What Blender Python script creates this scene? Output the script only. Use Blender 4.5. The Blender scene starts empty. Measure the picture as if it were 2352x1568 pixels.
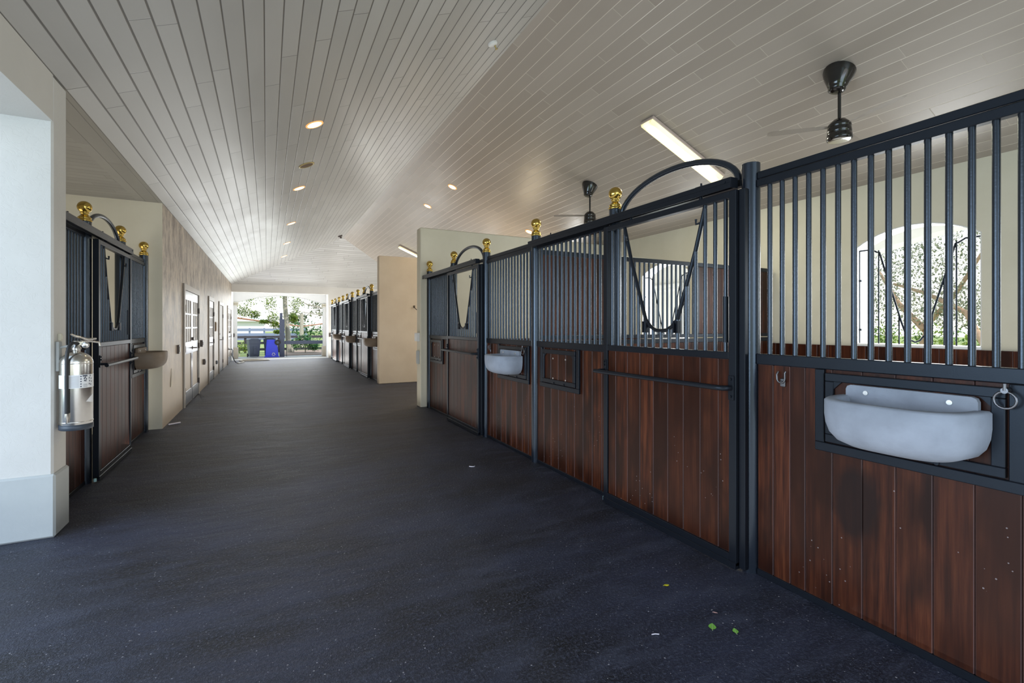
import bpy, bmesh, math, random
from mathutils import Vector, Matrix
random.seed(7)
S = bpy.context.scene
C = S.collection
PI = math.pi

# ------------------------------------------------------------------ materials
class NT:
    def __init__(s, name):
        s.m = bpy.data.materials.new(name); s.m.use_nodes = True
        s.t = s.m.node_tree; s.n = s.t.nodes; s.l = s.t.links
        s.b = s.n['Principled BSDF']
    def add(s, t, **k):
        n = s.n.new(t)
        for a, v in k.items(): setattr(n, a, v)
        return n
    def put(s, sock, v):
        if isinstance(v, bpy.types.NodeSocket): s.l.new(v, sock)
        else: sock.default_value = v
    def math(s, op, a, b=0.0, c=None):
        n = s.add('ShaderNodeMath', operation=op)
        s.put(n.inputs[0], a); s.put(n.inputs[1], b)
        if c is not None: s.put(n.inputs[2], c)
        return n.outputs[0]
    def mix(s, f, a, b, blend='MIX'):
        n = s.add('ShaderNodeMix', data_type='RGBA', blend_type=blend)
        s.put(n.inputs[0], f); s.put(n.inputs[6], a); s.put(n.inputs[7], b)
        return n.outputs[2]
    def noise(s, vec, scale, detail=3.0, rough=.55):
        n = s.add('ShaderNodeTexNoise')
        if vec is not None: s.l.new(vec, n.inputs['Vector'])
        n.inputs['Scale'].default_value = scale; n.inputs['Detail'].default_value = detail; n.inputs['Roughness'].default_value = rough
        return n.outputs[0]
    def coord(s, which='Object'):
        return s.add('ShaderNodeTexCoord').outputs[which]
    def mapped(s, vec, scale):
        n = s.add('ShaderNodeMapping'); s.l.new(vec, n.inputs[0]); n.inputs['Scale'].default_value = scale
        return n.outputs[0]
    def ramp(s, f, stops):
        n = s.add('ShaderNodeValToRGB'); s.put(n.inputs[0], f); e = n.color_ramp.elements
        while len(e) < len(stops): e.new(.5)
        for i, (p, c) in enumerate(stops):
            e[i].position = p; e[i].color = c if len(c) == 4 else (*c, 1)
        return n.outputs[0]
    def bump(s, h, strength=.3, dist=.01):
        n = s.add('ShaderNodeBump'); n.inputs['Strength'].default_value = strength; n.inputs['Distance'].default_value = dist
        s.put(n.inputs['Height'], h); s.l.new(n.outputs[0], s.b.inputs['Normal'])
    def set(s, **k):
        for a, v in k.items(): s.put(s.b.inputs[a.replace('_', ' ')], v)
        return s
def rgb(c): return (*c, 1.0)
def lin(r, g, b):
    f = lambda v: ((v/255)/12.92 if v/255 <= .04045 else ((v/255+.055)/1.055)**2.4)
    return (f(r), f(g), f(b))

def simple(name, col, rough=.5, metal=0.0, var=.0, vs=8.0, bump=0.0, bs=60.0, spec=.5):
    t = NT(name); o = t.coord()
    c = rgb(col)
    if var > 0:
        n = t.noise(o, vs, 4)
        c = t.mix(n, rgb([x*(1-var) for x in col]), rgb([min(1, x*(1+var)) for x in col]))
    t.set(Base_Color=c, Roughness=rough, Metallic=metal)
    t.b.inputs['Specular IOR Level'].default_value = spec
    if bump > 0: t.bump(t.noise(o, bs, 3), bump, .004)
    return t.m

def plank_mat(name, ca, cb, seam, w=.136, L=1.9, rough=.33, sw=.0045, spec=.5, stain=.12, tilt=0.02):
    t = NT(name)
    uv = t.add('ShaderNodeUVMap').outputs[0]
    sp = t.add('ShaderNodeSeparateXYZ'); t.l.new(uv, sp.inputs[0])
    U, V = sp.outputs[0], sp.outputs[1]
    v = t.math('DIVIDE', V, w); row = t.math('FLOOR', v); fr = t.math('FRACT', v)
    e1 = t.math('MULTIPLY', t.math('MINIMUM', fr, t.math('SUBTRACT', 1.0, fr)), w)
    wn = t.add('ShaderNodeTexWhiteNoise', noise_dimensions='1D'); t.l.new(row, wn.inputs['W'])
    u = t.math('ADD', t.math('DIVIDE', U, L), t.math('MULTIPLY', wn.outputs[0], 9.7))
    wob = t.add('ShaderNodeTexWhiteNoise', noise_dimensions='2D')
    cb1 = t.add('ShaderNodeCombineXYZ'); t.l.new(row, cb1.inputs[0]); t.l.new(t.math('FLOOR', t.math('MULTIPLY', u, .5)), cb1.inputs[1])
    t.l.new(cb1.outputs[0], wob.inputs['Vector'])
    fu0 = t.math('FRACT', t.math('MULTIPLY', u, .5))
    cut = t.math('ADD', .28, t.math('MULTIPLY', wob.outputs[0], .44))      # one extra irregular joint in each double length
    e2 = t.math('MULTIPLY', t.math('MINIMUM', t.math('MINIMUM', fu0, t.math('SUBTRACT', 1.0, fu0)), t.math('ABSOLUTE', t.math('SUBTRACT', fu0, cut))), 2*L)
    half = t.math('GREATER_THAN', fu0, cut)
    cell = t.add('ShaderNodeCombineXYZ'); t.l.new(row, cell.inputs[0]); t.l.new(t.math('FLOOR', t.math('MULTIPLY', u, .5)), cell.inputs[1]); t.l.new(half, cell.inputs[2])
    wc = t.add('ShaderNodeTexWhiteNoise', noise_dimensions='3D'); t.l.new(cell.outputs[0], wc.inputs['Vector'])
    tone = wc.outputs[0]
    edge = t.math('MINIMUM', e1, t.math('ADD', e2, sw*.35))
    mr = t.add('ShaderNodeMapRange', interpolation_type='SMOOTHSTEP'); t.l.new(edge, mr.inputs[0])
    mr.inputs[1].default_value = sw*.3; mr.inputs[2].default_value = sw*1.15
    solid = mr.outputs[0]
    mp = t.mapped(uv, (1.2, 14, 1)); gr = t.noise(mp, 3.0, 5, .6)
    bl = t.noise(t.mapped(uv, (.9, 1.6, 1)), 1.6, 4)
    col = t.mix(tone, rgb(ca), rgb(cb))
    col = t.mix(t.math('MULTIPLY', t.math('SUBTRACT', 1.0, bl), stain*2), col, rgb([x*.7 for x in ca]))
    col = t.mix(t.math('MULTIPLY', gr, .14), col, rgb([x*.75 for x in ca]))
    col = t.mix(solid, rgb(seam), col)
    rg = t.math('ADD', rough-.1, t.math('MULTIPLY', bl, .22))
    t.set(Base_Color=col, Roughness=rg); t.b.inputs['Specular IOR Level'].default_value = spec
    h = t.math('ADD', t.math('MULTIPLY', solid, 1.0), t.math('ADD', t.math('MULTIPLY', gr, .1), t.math('MULTIPLY', t.math('MULTIPLY', tone, fr), tilt*8)))
    t.bump(h, .45, .006)
    return t.m

def wood_mat(name, ca, cb, cc, rough=.36):
    t = NT(name); o = t.coord()
    at = t.add('ShaderNodeAttribute', attribute_name='tone')
    sc = t.add('ShaderNodeSeparateColor'); t.l.new(at.outputs['Color'], sc.inputs[0]); tone = sc.outputs[0]; edge = sc.outputs[1]
    ad = t.add('ShaderNodeVectorMath', operation='ADD'); t.l.new(o, ad.inputs[0])
    cx = t.add('ShaderNodeCombineXYZ'); t.l.new(t.math('MULTIPLY', tone, 13.0), cx.inputs[2]); t.l.new(t.math('MULTIPLY', tone, 7.0), cx.inputs[1])
    t.l.new(cx.outputs[0], ad.inputs[1]); vec = ad.outputs[0]
    grain = t.noise(t.mapped(vec, (26, 26, 1.1)), 1.6, 6, .65)
    blot = t.noise(t.mapped(vec, (2.0, 2.0, .9)), 1.7, 3)
    fine = t.noise(t.mapped(vec, (120, 120, 6)), 2.0, 3)
    col = t.ramp(grain, [(.34, ca), (.50, cb), (.68, cc)])
    col = t.mix(t.ramp(blot, [(.40, (.9, .9, .9)), (.58, (0, 0, 0))]), col, rgb([x*.55 for x in ca]))
    col = t.mix(t.math('MULTIPLY', tone, .62), col, rgb([x*.5 for x in cb]))
    col = t.mix(t.math('MULTIPLY', fine, .25), col, rgb([x*.7 for x in ca]))
    col = t.mix(t.math('MULTIPLY', edge, .26), col, rgb((.20, .15, .155)))  # pale tint paints the glint of light along the bevelled board edges
    # one dark drip stain under the nearest bowl, in world space on the boards
    gp = t.add('ShaderNodeNewGeometry').outputs['Position']
    nd = t.add('ShaderNodeTexNoise'); t.l.new(gp, nd.inputs['Vector']); nd.inputs['Scale'].default_value = 9
    sub = t.add('ShaderNodeVectorMath', operation='SUBTRACT'); t.l.new(gp, sub.inputs[0]); sub.inputs[1].default_value = (2.47, 1.27, .56)
    scl = t.add('ShaderNodeVectorMath', operation='MULTIPLY'); t.l.new(sub.outputs[0], scl.inputs[0]); scl.inputs[1].default_value = (2, 9.5, 5.2)
    ln = t.add('ShaderNodeVectorMath', operation='LENGTH'); t.l.new(scl.outputs[0], ln.inputs[0])
    sm = t.add('ShaderNodeMapRange', interpolation_type='SMOOTHSTEP'); t.l.new(t.math('ADD', ln.outputs['Value'], t.math('MULTIPLY', nd.outputs[0], .7)), sm.inputs[0])
    sm.inputs[1].default_value = 1.0; sm.inputs[2].default_value = 1.5; sm.inputs[3].default_value = .85; sm.inputs[4].default_value = 0
    col = t.mix(sm.outputs[0], col, rgb((.010, .0045, .0042)))
    # pale scuffs low down
    vor = t.add('ShaderNodeTexVoronoi'); t.l.new(o, vor.inputs['Vector']); vor.inputs['Scale'].default_value = 26
    sp = t.add('ShaderNodeSeparateXYZ'); t.l.new(o, sp.inputs[0])
    low = t.math('LESS_THAN', sp.outputs[2], .75)
    spots = t.math('MULTIPLY', t.math('LESS_THAN', vor.outputs['Distance'], .085), t.math('MULTIPLY', low, t.math('GREATER_THAN', t.noise(o, 3.1, 3), .56)))
    col = t.mix(t.math('MULTIPLY', spots, .55), col, rgb((.33, .29, .3)))
    t.set(Base_Color=col, Roughness=t.math('ADD', rough-.06, t.math('MULTIPLY', blot, .16)))
    t.b.inputs['Specular IOR Level'].default_value = .2
    t.bump(grain, .12, .004)
    return t.m

def stucco(name, ca, cb, rough=.75, bump=.25, bs=18, blot=2.2, spec=.4):
    t = NT(name); o = t.coord()
    n = t.noise(o, blot, 5)
    f = t.ramp(n, [(.35, (0, 0, 0)), (.7, (1, 1, 1))])
    t.set(Base_Color=t.mix(f, rgb(ca), rgb(cb)), Roughness=rough); t.b.inputs['Specular IOR Level'].default_value = spec
    wv = t.add('ShaderNodeTexNoise'); t.l.new(o, wv.inputs['Vector']); wv.inputs['Scale'].default_value = bs if bs != 9 else 13; wv.inputs['Detail'].default_value = 4; wv.inputs['Distortion'].default_value = 1.6
    t.bump(t.ramp(wv.outputs[0], [(.42, (0, 0, 0)), (.6, (1, 1, 1))] if bs != 9 else [(.40, (1, 1, 1)), (.435, (.55, .55, .55)), (.445, (0, 0, 0)), (.455, (.6, .6, .6)), (.52, (1, 1, 1))]), bump, .006)
    return t.m

def floor_mat():
    t = NT('rubber_paving'); o = t.coord()
    big = t.noise(t.mapped(o, (.7, 1.7, 1)), 1.0, 5, .6)
    mid = t.noise(t.mapped(o, (1.3, 4.0, 1)), 2.0, 5, .6)
    fine = t.noise(o, 70, 3, .75)
    grit = t.noise(o, 190, 2, .7)
    col = t.mix(t.ramp(big, [(.38, (0, 0, 0)), (.62, (1, 1, 1))]), rgb((.0030, .0034, .0068)), rgb((.023, .027, .051)))
    col = t.mix(t.math('MULTIPLY', t.ramp(mid, [(.50, (0, 0, 0)), (.70, (1, 1, 1))]), .62), col, rgb((.050, .055, .085)))
    col = t.mix(t.ramp(fine, [(.50, (0, 0, 0)), (.66, (.8, .8, .8))]), col, rgb((.072, .080, .116)))
    col = t.mix(t.ramp(grit, [(.56, (0, 0, 0)), (.68, (.7, .7, .7))]), col, rgb((.09, .096, .13)))
    col = t.mix(t.math('MULTIPLY', t.ramp(t.noise(o, .8, 2), [(.5, (0, 0, 0)), (.7, (1, 1, 1))]), .3), col, rgb((.026, .020, .020)))
    for sc, th, cut in ((24, .085, .60), (55, .12, .72)):
        v = t.add('ShaderNodeTexVoronoi'); t.l.new(o, v.inputs['Vector']); v.inputs['Scale'].default_value = sc
        wn = t.add('ShaderNodeTexWhiteNoise', noise_dimensions='3D'); t.l.new(v.outputs['Position'], wn.inputs['Vector'])
        speck = t.math('MULTIPLY', t.math('LESS_THAN', v.outputs['Distance'], th), t.math('GREATER_THAN', wn.outputs[0], cut))
        col = t.mix(t.math('MULTIPLY', speck, .8), col, rgb((.42, .40, .42)))
    t.set(Base_Color=col, Roughness=t.math('ADD', .42, t.math('MULTIPLY', mid, .25))); t.b.inputs['Specular IOR Level'].default_value = .5
    h = t.math('ADD', t.math('MULTIPLY', fine, .8), t.math('ADD', t.math('MULTIPLY', mid, 2.2), t.math('MULTIPLY', grit, .25)))
    t.bump(h, .6, .013)
    return t.m

def leaf_mat(name, ca, cb, tr=.45):
    t = NT(name)
    at = t.add('ShaderNodeAttribute', attribute_name='tone')
    col = t.mix(at.outputs['Fac'], rgb(ca), rgb(cb))
    t.set(Base_Color=col, Roughness=.45)
    tl = t.add('ShaderNodeBsdfTranslucent'); t.l.new(col, tl.inputs[0])
    mx = t.add('ShaderNodeMixShader'); mx.inputs[0].default_value = tr
    t.l.new(t.b.outputs[0], mx.inputs[1]); t.l.new(tl.outputs[0], mx.inputs[2])
    t.l.new(mx.outputs[0], t.n['Material Output'].inputs[0])
    return t.m

def emit(name, col, st):
    t = NT(name); t.set(Base_Color=rgb(col), Roughness=.5)
    t.b.inputs['Emission Color'].default_value = rgb(col); t.b.inputs['Emission Strength'].default_value = st
    return t.m

def tube_mat():   # diffuser brightest along its middle (the lamp tubes behind it), object-space
    t = NT('fluorescent_diffuser'); o = t.coord()
    sp = t.add('ShaderNodeSeparateXYZ'); t.l.new(o, sp.inputs[0])
    a = t.math('ABSOLUTE', sp.outputs[1]); b = t.math('ABSOLUTE', sp.outputs[0])
    ma = t.add('ShaderNodeMapRange', interpolation_type='SMOOTHSTEP'); t.l.new(a, ma.inputs[0]); ma.inputs[1].default_value = .03; ma.inputs[2].default_value = .075; ma.inputs[3].default_value = 1; ma.inputs[4].default_value = .03
    mb = t.add('ShaderNodeMapRange', interpolation_type='SMOOTHSTEP'); t.l.new(b, mb.inputs[0]); mb.inputs[1].default_value = .52; mb.inputs[2].default_value = .64; mb.inputs[3].default_value = 1; mb.inputs[4].default_value = .05
    f = t.math('MULTIPLY', ma.outputs[0], mb.outputs[0])
    t.set(Base_Color=rgb((.75, .73, .5)), Roughness=.3, Emission_Color=t.mix(f, rgb((.95, .88, .45)), rgb((1, .97, .78))), Emission_Strength=t.math('ADD', .7, t.math('MULTIPLY', f, 14.0)))
    return t.m

M = dict(
    ceil_l=plank_mat('painted_ceiling_boards', (.375, .362, .335), (.445, .432, .405), (.085, .078, .068), sw=.0072, stain=.2),
    ceil_r=plank_mat('painted_ceiling_boards_warm', (.355, .305, .255), (.415, .362, .308), (.58, .52, .44), sw=.0055, stain=.15),
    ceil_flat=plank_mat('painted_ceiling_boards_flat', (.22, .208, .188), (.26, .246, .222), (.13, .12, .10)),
    cream=stucco('lamp_warmed_cream_plaster', (.61, .565, .445), (.66, .615, .495), bump=.06, bs=30),  # cream with the yellow cast of the warm stall lamps mixed in
    white_stucco=stucco('white_trowelled_stucco', (.56, .54, .50), (.61, .59, .55), bump=.16, bs=9, rough=.65),
    plain=stucco('off_white_plaster', (.57, .545, .50), (.61, .585, .54), bump=.06, bs=30),
    plinth=stucco('pale_plinth_plaster', (.40, .415, .41), (.46, .475, .46), bump=.06, bs=22, rough=.7),
    white=simple('white_painted_plaster', (.78, .78, .77), .6, var=.03),
    tan=stucco('tan_plaster', (.60, .50, .385), (.66, .56, .44), bump=.06, bs=30),
    steel=simple('black_painted_steel', (.0080, .0092, .0128), .34, 0, .15, 14, .05, 160, .3),
    pipe=simple('black_gloss_pipe', (.0075, .0098, .0155), .27, 0, .15, 14, .10, 120, .85),
    brass=simple('polished_brass', (.56, .39, .10), .13, 1.0, .06, 20),
    wood=wood_mat('dark_mahogany_boards', (.017, .0046, .0025), (.072, .0180, .0072), (.138, .041, .0150)),
    floor=floor_mat(),
    stone=simple('grey_cast_stone', (.275, .305, .36), .7, 0, .34, 7, .3, 55, .25),
    stone_brown=simple('brown_cast_stone', (.16, .12, .085), .55, 0, .2, 6, .12, 70),
    chrome=simple('brushed_steel', (.62, .60, .56), .24, 1.0, .06, 40),
    dull=simple('dull_grey_steel', (.17, .17, .18), .38, 1.0, .2, 60),
    zinc=simple('bright_zinc_screw', (.75, .74, .72), .3, .8),
    rubber=simple('black_rubber', (.012, .012, .013), .5, 0, .1),
    navy=simple('dark_blue_grey_plastic', (.035, .045, .06), .45),
    label=simple('printed_white_label', (.78, .78, .78), .45),
    ink=simple('dark_print', (.08, .09, .12), .5),
    doorwhite=simple('dark_gloss_door_paint', (.075, .062, .058), .24, 0, .05, 5),
    doorframe=simple('grey_beige_frame_paint', (.42, .38, .33), .4, 0, .08, 5),
    doorgrey=simple('slate_kick_plate', (.14, .15, .17), .3),
    doorbrown=simple('taupe_door_paint', (.20, .165, .13), .45, 0, .06),
    glass=simple('dark_door_glass', (.010, .012, .013), .06, 0, 0, spec=.9),
    plastic=simple('cream_plastic', (.62, .60, .53), .4),
    bronze=simple('brown_anodised', (.075, .055, .045), .35),
    mahog=simple('tan_plaque_wood', (.26, .165, .075), .5, 0, .15, 30),
    speaker=simple('brown_perforated_grille', (.10, .055, .022), .6, 0, .3, 90),
    gold=simple('aged_gold_ring', (.42, .33, .14), .35, .6),
    fan=simple('gloss_black_fan_enamel', (.011, .010, .009), .12, 0, .05, spec=.7),
    blade=simple('pale_fan_blade', (.43, .385, .335), .5, 0, .05),
    dl=emit('warm_downlight', (1.0, .80, .48), 6.0),
    dlring=emit('ring_with_painted_glow', (1.0, .50, .16), .55),  # emission stands in for amber lamplight reflected by the trim ring
    dlcool=emit('pale_downlight', (1.0, .88, .70), 4.0),
    tube=tube_mat(),
    concrete=simple('sunlit_concrete', (.50, .49, .46), .8, 0, .08, 3),
    mulch=simple('brown_mulch', (.30, .22, .17), .9, 0, .35, 30, .4, 60),
    lawn=simple('bright_grass', (.24, .29, .09), .9, 0, .3, 8, .3, 40),
    bark=simple('pale_bark', (.36, .33, .28), .85, 0, .25, 14, .3, 40),
    bark_warm=simple('warm_bark', (.50, .33, .22), .85, 0, .25, 14),
    leaf=leaf_mat('green_leaves', (.09, .21, .06), (.42, .50, .08)),
    leaf_dark=leaf_mat('deep_green_leaves', (.04, .17, .08), (.20, .38, .12)),
    leaf_pale=leaf_mat('sunlit_pale_leaves', (.13, .17, .10), (.50, .49, .36)),
    bin_grey=simple('grey_bin_plastic', (.075, .10, .15), .45),
    bin_blue=simple('blue_bin_plastic', (.05, .075, .85), .38),
    slate=simple('blue_grey_painted_post', (.085, .105, .17), .55, 0, .1),
    fence=simple('black_fence_paint', (.045, .04, .055), .6),
    fence_far=simple('faded_blue_fence', (.17, .21, .33), .7),
    redpipe=simple('rust_red_rail', (.42, .19, .13), .6),
    building=simple('pale_distant_wall', (.70, .72, .76), .8),
    hose=simple('dark_hose', (.03, .045, .06), .4),
    hosewhite=simple('pale_hose', (.70, .68, .62), .5),
    paper=simple('paper_tag', (.62, .56, .46), .8),
    leafgreen=simple('fallen_leaf_green', (.22, .52, .08), .45),
    leafyellow=simple('fallen_leaf_yellow', (.62, .55, .02), .5),
    leafpink=simple('fallen_leaf_pink', (.52, .30, .27), .6),
    straw=simple('white_straw', (.75, .70, .76), .5),
    coil=simple('white_paint', (.74, .73, .70), .5),
    aqua=simple('pale_roller_plastic', (.35, .55, .55), .4),
)

for q in ('pipe', 'steel'): M[q].node_tree.nodes['Principled BSDF'].inputs['Specular Tint'].default_value = (.70, .84, 1, 1)
M['pipe'].node_tree.nodes['Principled BSDF'].inputs['IOR'].default_value = 1.5
# ------------------------------------------------------------------ geometry helpers
def nb(): return bmesh.new()
def box(bm, x0, x1, y0, y1, z0, z1, bev=0.0, tone=None):
    x0, x1 = sorted((x0, x1)); y0, y1 = sorted((y0, y1)); z0, z1 = sorted((z0, z1))
    vs = [bm.verts.new(p) for p in ((x0,y0,z0),(x1,y0,z0),(x1,y1,z0),(x0,y1,z0),(x0,y0,z1),(x1,y0,z1),(x1,y1,z1),(x0,y1,z1))]
    fs = [bm.faces.new([vs[i] for i in f]) for f in ((0,3,2,1),(4,5,6,7),(0,1,5,4),(1,2,6,5),(2,3,7,6),(3,0,4,7))]
    if bev > 0:
        r = bmesh.ops.bevel(bm, geom=list({e for f in fs for e in f.edges}), offset=bev, segments=1, affect='EDGES', profile=.5)
        fs = list({f for q in r['faces'] for v in q.verts for f in v.link_faces})
    bf = set()
    if bev > 0 and tone is not None:
        for f in set(fs):
            if f.is_valid:
                f.normal_update()
                if max(abs(c) for c in f.normal) < .96: bf.add(f)
    if tone is not None:
        ly = bm.loops.layers.float_color.get('tone') or bm.loops.layers.float_color.new('tone')
        for f in set(fs):
            if f.is_valid:
                for l in f.loops: l[ly] = (tone, 1.0 if f in bf else 0.0, tone, 1)
    return fs
def frame_of(d):
    d = d.normalized(); a = Vector((0,0,1)) if abs(d.z) < .9 else Vector((1,0,0))
    u = d.cross(a).normalized(); return u, d.cross(u).normalized()
def tube(bm, pts, r, n=10, closed=False, caps=True):
    pts = [Vector(p) for p in pts]; rings = []; N = len(pts); pu = None
    rs = r if isinstance(r, (list, tuple)) else [r]*N
    for i, p in enumerate(pts):
        d = (pts[(i+1) % N]-pts[i-1]) if closed else (pts[min(i+1, N-1)]-pts[max(i-1, 0)])
        d.normalize()
        if pu is None: u, v = frame_of(d)
        else:
            u = pu - d*pu.dot(d)
            if u.length < 1e-5: u, _ = frame_of(d)
            u.normalize(); v = d.cross(u)
        pu = u
        rings.append([bm.verts.new(p+(u*math.cos(2*PI*k/n)+v*math.sin(2*PI*k/n))*rs[i]) for k in range(n)])
    for i in range(N if closed else N-1):
        A, B = rings[i], rings[(i+1) % N]
        for k in range(n):
            f = bm.faces.new((A[k], A[(k+1) % n], B[(k+1) % n], B[k])); f.smooth = True
    if caps and not closed:
        bm.faces.new([bm.verts.new(v.co) for v in rings[0][::-1]]); bm.faces.new([bm.verts.new(v.co) for v in rings[-1]])
def lathe(bm, prof, c=(0,0,0), n=24, cap0=True, cap1=True, mat=None):
    c = Vector(c); rings = []
    for r, z in prof:
        rings.append([bm.verts.new((mat @ Vector((r*math.cos(2*PI*k/n), r*math.sin(2*PI*k/n), z)) if mat else Vector((r*math.cos(2*PI*k/n), r*math.sin(2*PI*k/n), z)))+c) for k in range(n)])
    for A, B in zip(rings, rings[1:]):
        for k in range(n):
            f = bm.faces.new((A[k], A[(k+1) % n], B[(k+1) % n], B[k])); f.smooth = True
    if cap0: bm.faces.new([bm.verts.new(v.co) for v in rings[0][::-1]])
    if cap1: bm.faces.new([bm.verts.new(v.co) for v in rings[-1]])
def prism(bm, poly, axis, a, b):   # poly: 2-D outline in the two other axes
    def P(p, t): return {'x': (t, p[0], p[1]), 'y': (p[0], t, p[1]), 'z': (p[0], p[1], t)}[axis]
    A = [bm.verts.new(P(p, a)) for p in poly]; B = [bm.verts.new(P(p, b)) for p in poly]
    n = len(poly)
    bm.faces.new(A); bm.faces.new(B[::-1])
    for i in range(n): bm.faces.new((A[i], B[i], B[(i+1) % n], A[(i+1) % n]))
def finish(name, bm, mat):
    bmesh.ops.recalc_face_normals(bm, faces=bm.faces)
    me = bpy.data.meshes.new(name); bm.to_mesh(me); bm.free(); me.materials.append(mat)
    return me
def put(name, me, parent=None, loc=(0,0,0), rot=0.0):
    o = bpy.data.objects.new(name, me); C.objects.link(o); o.location = loc; o.rotation_euler[2] = rot
    if parent: o.parent = parent
    return o
def obj(name, bm, mat, parent=None, loc=(0,0,0)):
    return put(name, finish(name, bm, mat), parent, loc)
def tag(o, label=None, cat=None, group=None, kind=None):
    if label: o['label'] = label
    if cat: o['category'] = cat
    if group: o['group'] = group
    if kind: o['kind'] = kind
    return o
def thing(name, label, cat, loc=(0,0,0), rot=0.0, group=None, kind=None):
    o = bpy.data.objects.new(name, None); C.objects.link(o); o.location = loc; o.rotation_euler[2] = rot
    o.empty_display_size = .1
    return tag(o, label, cat, group, kind or 'thing')
def struct(name, bm, mat, parent=None):
    o = obj(name, bm, mat, parent)
    if parent is None: tag(o, kind='structure')
    return o
def uvquad(bm, pts, uvs):
    ly = bm.loops.layers.uv.get('UVMap') or bm.loops.layers.uv.new('UVMap')
    f = bm.faces.new([bm.verts.new(p) for p in pts])
    for l, uv in zip(f.loops, uvs): l[ly].uv = uv
    return f

# ------------------------------------------------------------------ camera (level, rising-front lens)
FPX = 1100.0
PSI = math.atan((1176-613)/FPX)
EYE = 1.409
cam = bpy.data.cameras.new('camera'); cam.sensor_width = 36; cam.lens = FPX/2352*36
cam.shift_y = -(784-747.5)/2352; cam.clip_start = .05; cam.clip_end = 400
co = bpy.data.objects.new('camera', cam); C.objects.link(co); co.location = (0, 0, EYE)
co.rotation_euler = (PI/2, 0, -PSI); S.camera = co

# ------------------------------------------------------------------ room shell
XL, XB, EAVE = -1.27, 6.34, 3.08
XR = (XL+XB)/2; K = .4218; RIDGE = EAVE+K*(XR-XL)
YE, YR, YN = 22.3, 18.8, -5.0
def zl(x): return EAVE+K*(x-XL)
def zr(x): return EAVE+K*(XB-x)
sl = math.sqrt(1+K*K)

bm = nb(); box(bm, -5.6, XB+.3, YN, YE+.05, -.15, 0); struct('floor', bm, M['floor'])

bm = nb(); W = (XR-XL)*sl
uvquad(bm, [(XL,YN,EAVE),(XL,YE,EAVE),(XR,YR,RIDGE),(XR,YN,RIDGE)], [(YN,0),(YE,0),(YR,W),(YN,W)])
uvquad(bm, [(XB,YN,EAVE),(XR,YN,RIDGE),(XR,YR,RIDGE),(XB,YE,EAVE)], [(YN+3,40.02),(YN+3,40.02+W),(YR+3,40.02+W),(YE+3,40.02)])
hl = math.hypot(YE-YR, RIDGE-EAVE)
uvquad(bm, [(XL,YE,EAVE),(XB,YE,EAVE),(XR,YR,RIDGE)], [(XL+70,60),(XB+70,60),(XR+70,60+hl)])
me = finish('ceiling', bm, M['ceil_l']); me.materials.append(M['ceil_r'])
for p in me.polygons: p.material_index = 1 if p.center.x > XR+.5 else 0
tag(put('ceiling', me), kind='structure')
# flat boarded ceiling over the left stall, with one wide border board
bm = nb()
uvquad(bm, [(-5.6,4.2,EAVE),(-5.6,8.3,EAVE),(XL-.28,8.3,EAVE),(XL-.28,4.2,EAVE)], [(0,4.2),(0,8.3),(4.05,8.3),(4.05,4.2)])
uvquad(bm, [(XL-.28,4.2,EAVE),(XL-.28,8.3,EAVE),(XL,8.3,EAVE),(XL,4.2,EAVE)], [(4.2,100),(8.3,100),(8.3,100.275),(4.2,100.275)])
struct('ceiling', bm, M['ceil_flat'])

# left wall with mottled limewash
def limewash():
    t = NT('mottled_limewash'); o = t.coord()
    st = t.mapped(o, (1, 1.0, .55))
    n = t.noise(st, 3.2, 6, .7); n2 = t.noise(t.mapped(o, (1, 4, 1.6)), 5.0, 5, .7)
    sp = t.add('ShaderNodeSeparateXYZ'); t.l.new(o, sp.inputs[0])
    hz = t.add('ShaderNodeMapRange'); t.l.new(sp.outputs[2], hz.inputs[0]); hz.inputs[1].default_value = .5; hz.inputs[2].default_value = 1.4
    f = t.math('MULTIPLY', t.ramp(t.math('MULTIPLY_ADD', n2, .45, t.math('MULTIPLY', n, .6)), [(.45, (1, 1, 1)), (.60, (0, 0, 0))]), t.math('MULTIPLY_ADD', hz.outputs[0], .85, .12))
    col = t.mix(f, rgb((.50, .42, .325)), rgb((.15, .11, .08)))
    t.set(Base_Color=col, Roughness=t.math('MULTIPLY_ADD', n2, .25, .30)); t.b.inputs['Specular IOR Level'].default_value = .55
    t.bump(n2, .25, .006)
    return t.m
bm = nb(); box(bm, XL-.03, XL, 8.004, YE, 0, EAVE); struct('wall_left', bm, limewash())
# return wall behind the left stall and outer stall walls
bm = nb(); box(bm, -5.6, XL-.001, 8.0, 8.2, 0, EAVE); struct('wall_return', bm, M['cream'])
bm = nb(); box(bm, -5.6, -5.4, 4.48, 8.0, 0, EAVE); struct('wall_stall_back', bm, M['cream'])
# pier and beam of the cross passage at the left
bm = nb(); box(bm, -5.6, XL, 4.24, 4.48, 0, EAVE, .012); struct('wall_passage', bm, M['white_stucco'])
bm = nb(); box(bm, -5.6, XL+.016, 4.222, 4.482, 0, .42, .012); struct('baseboard_passage', bm, M['plinth'])
bm = nb(); box(bm, XL-.42, XL, YN, 4.24, 2.77, EAVE+.03); struct('wall_beam', bm, M['plain'])

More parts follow.
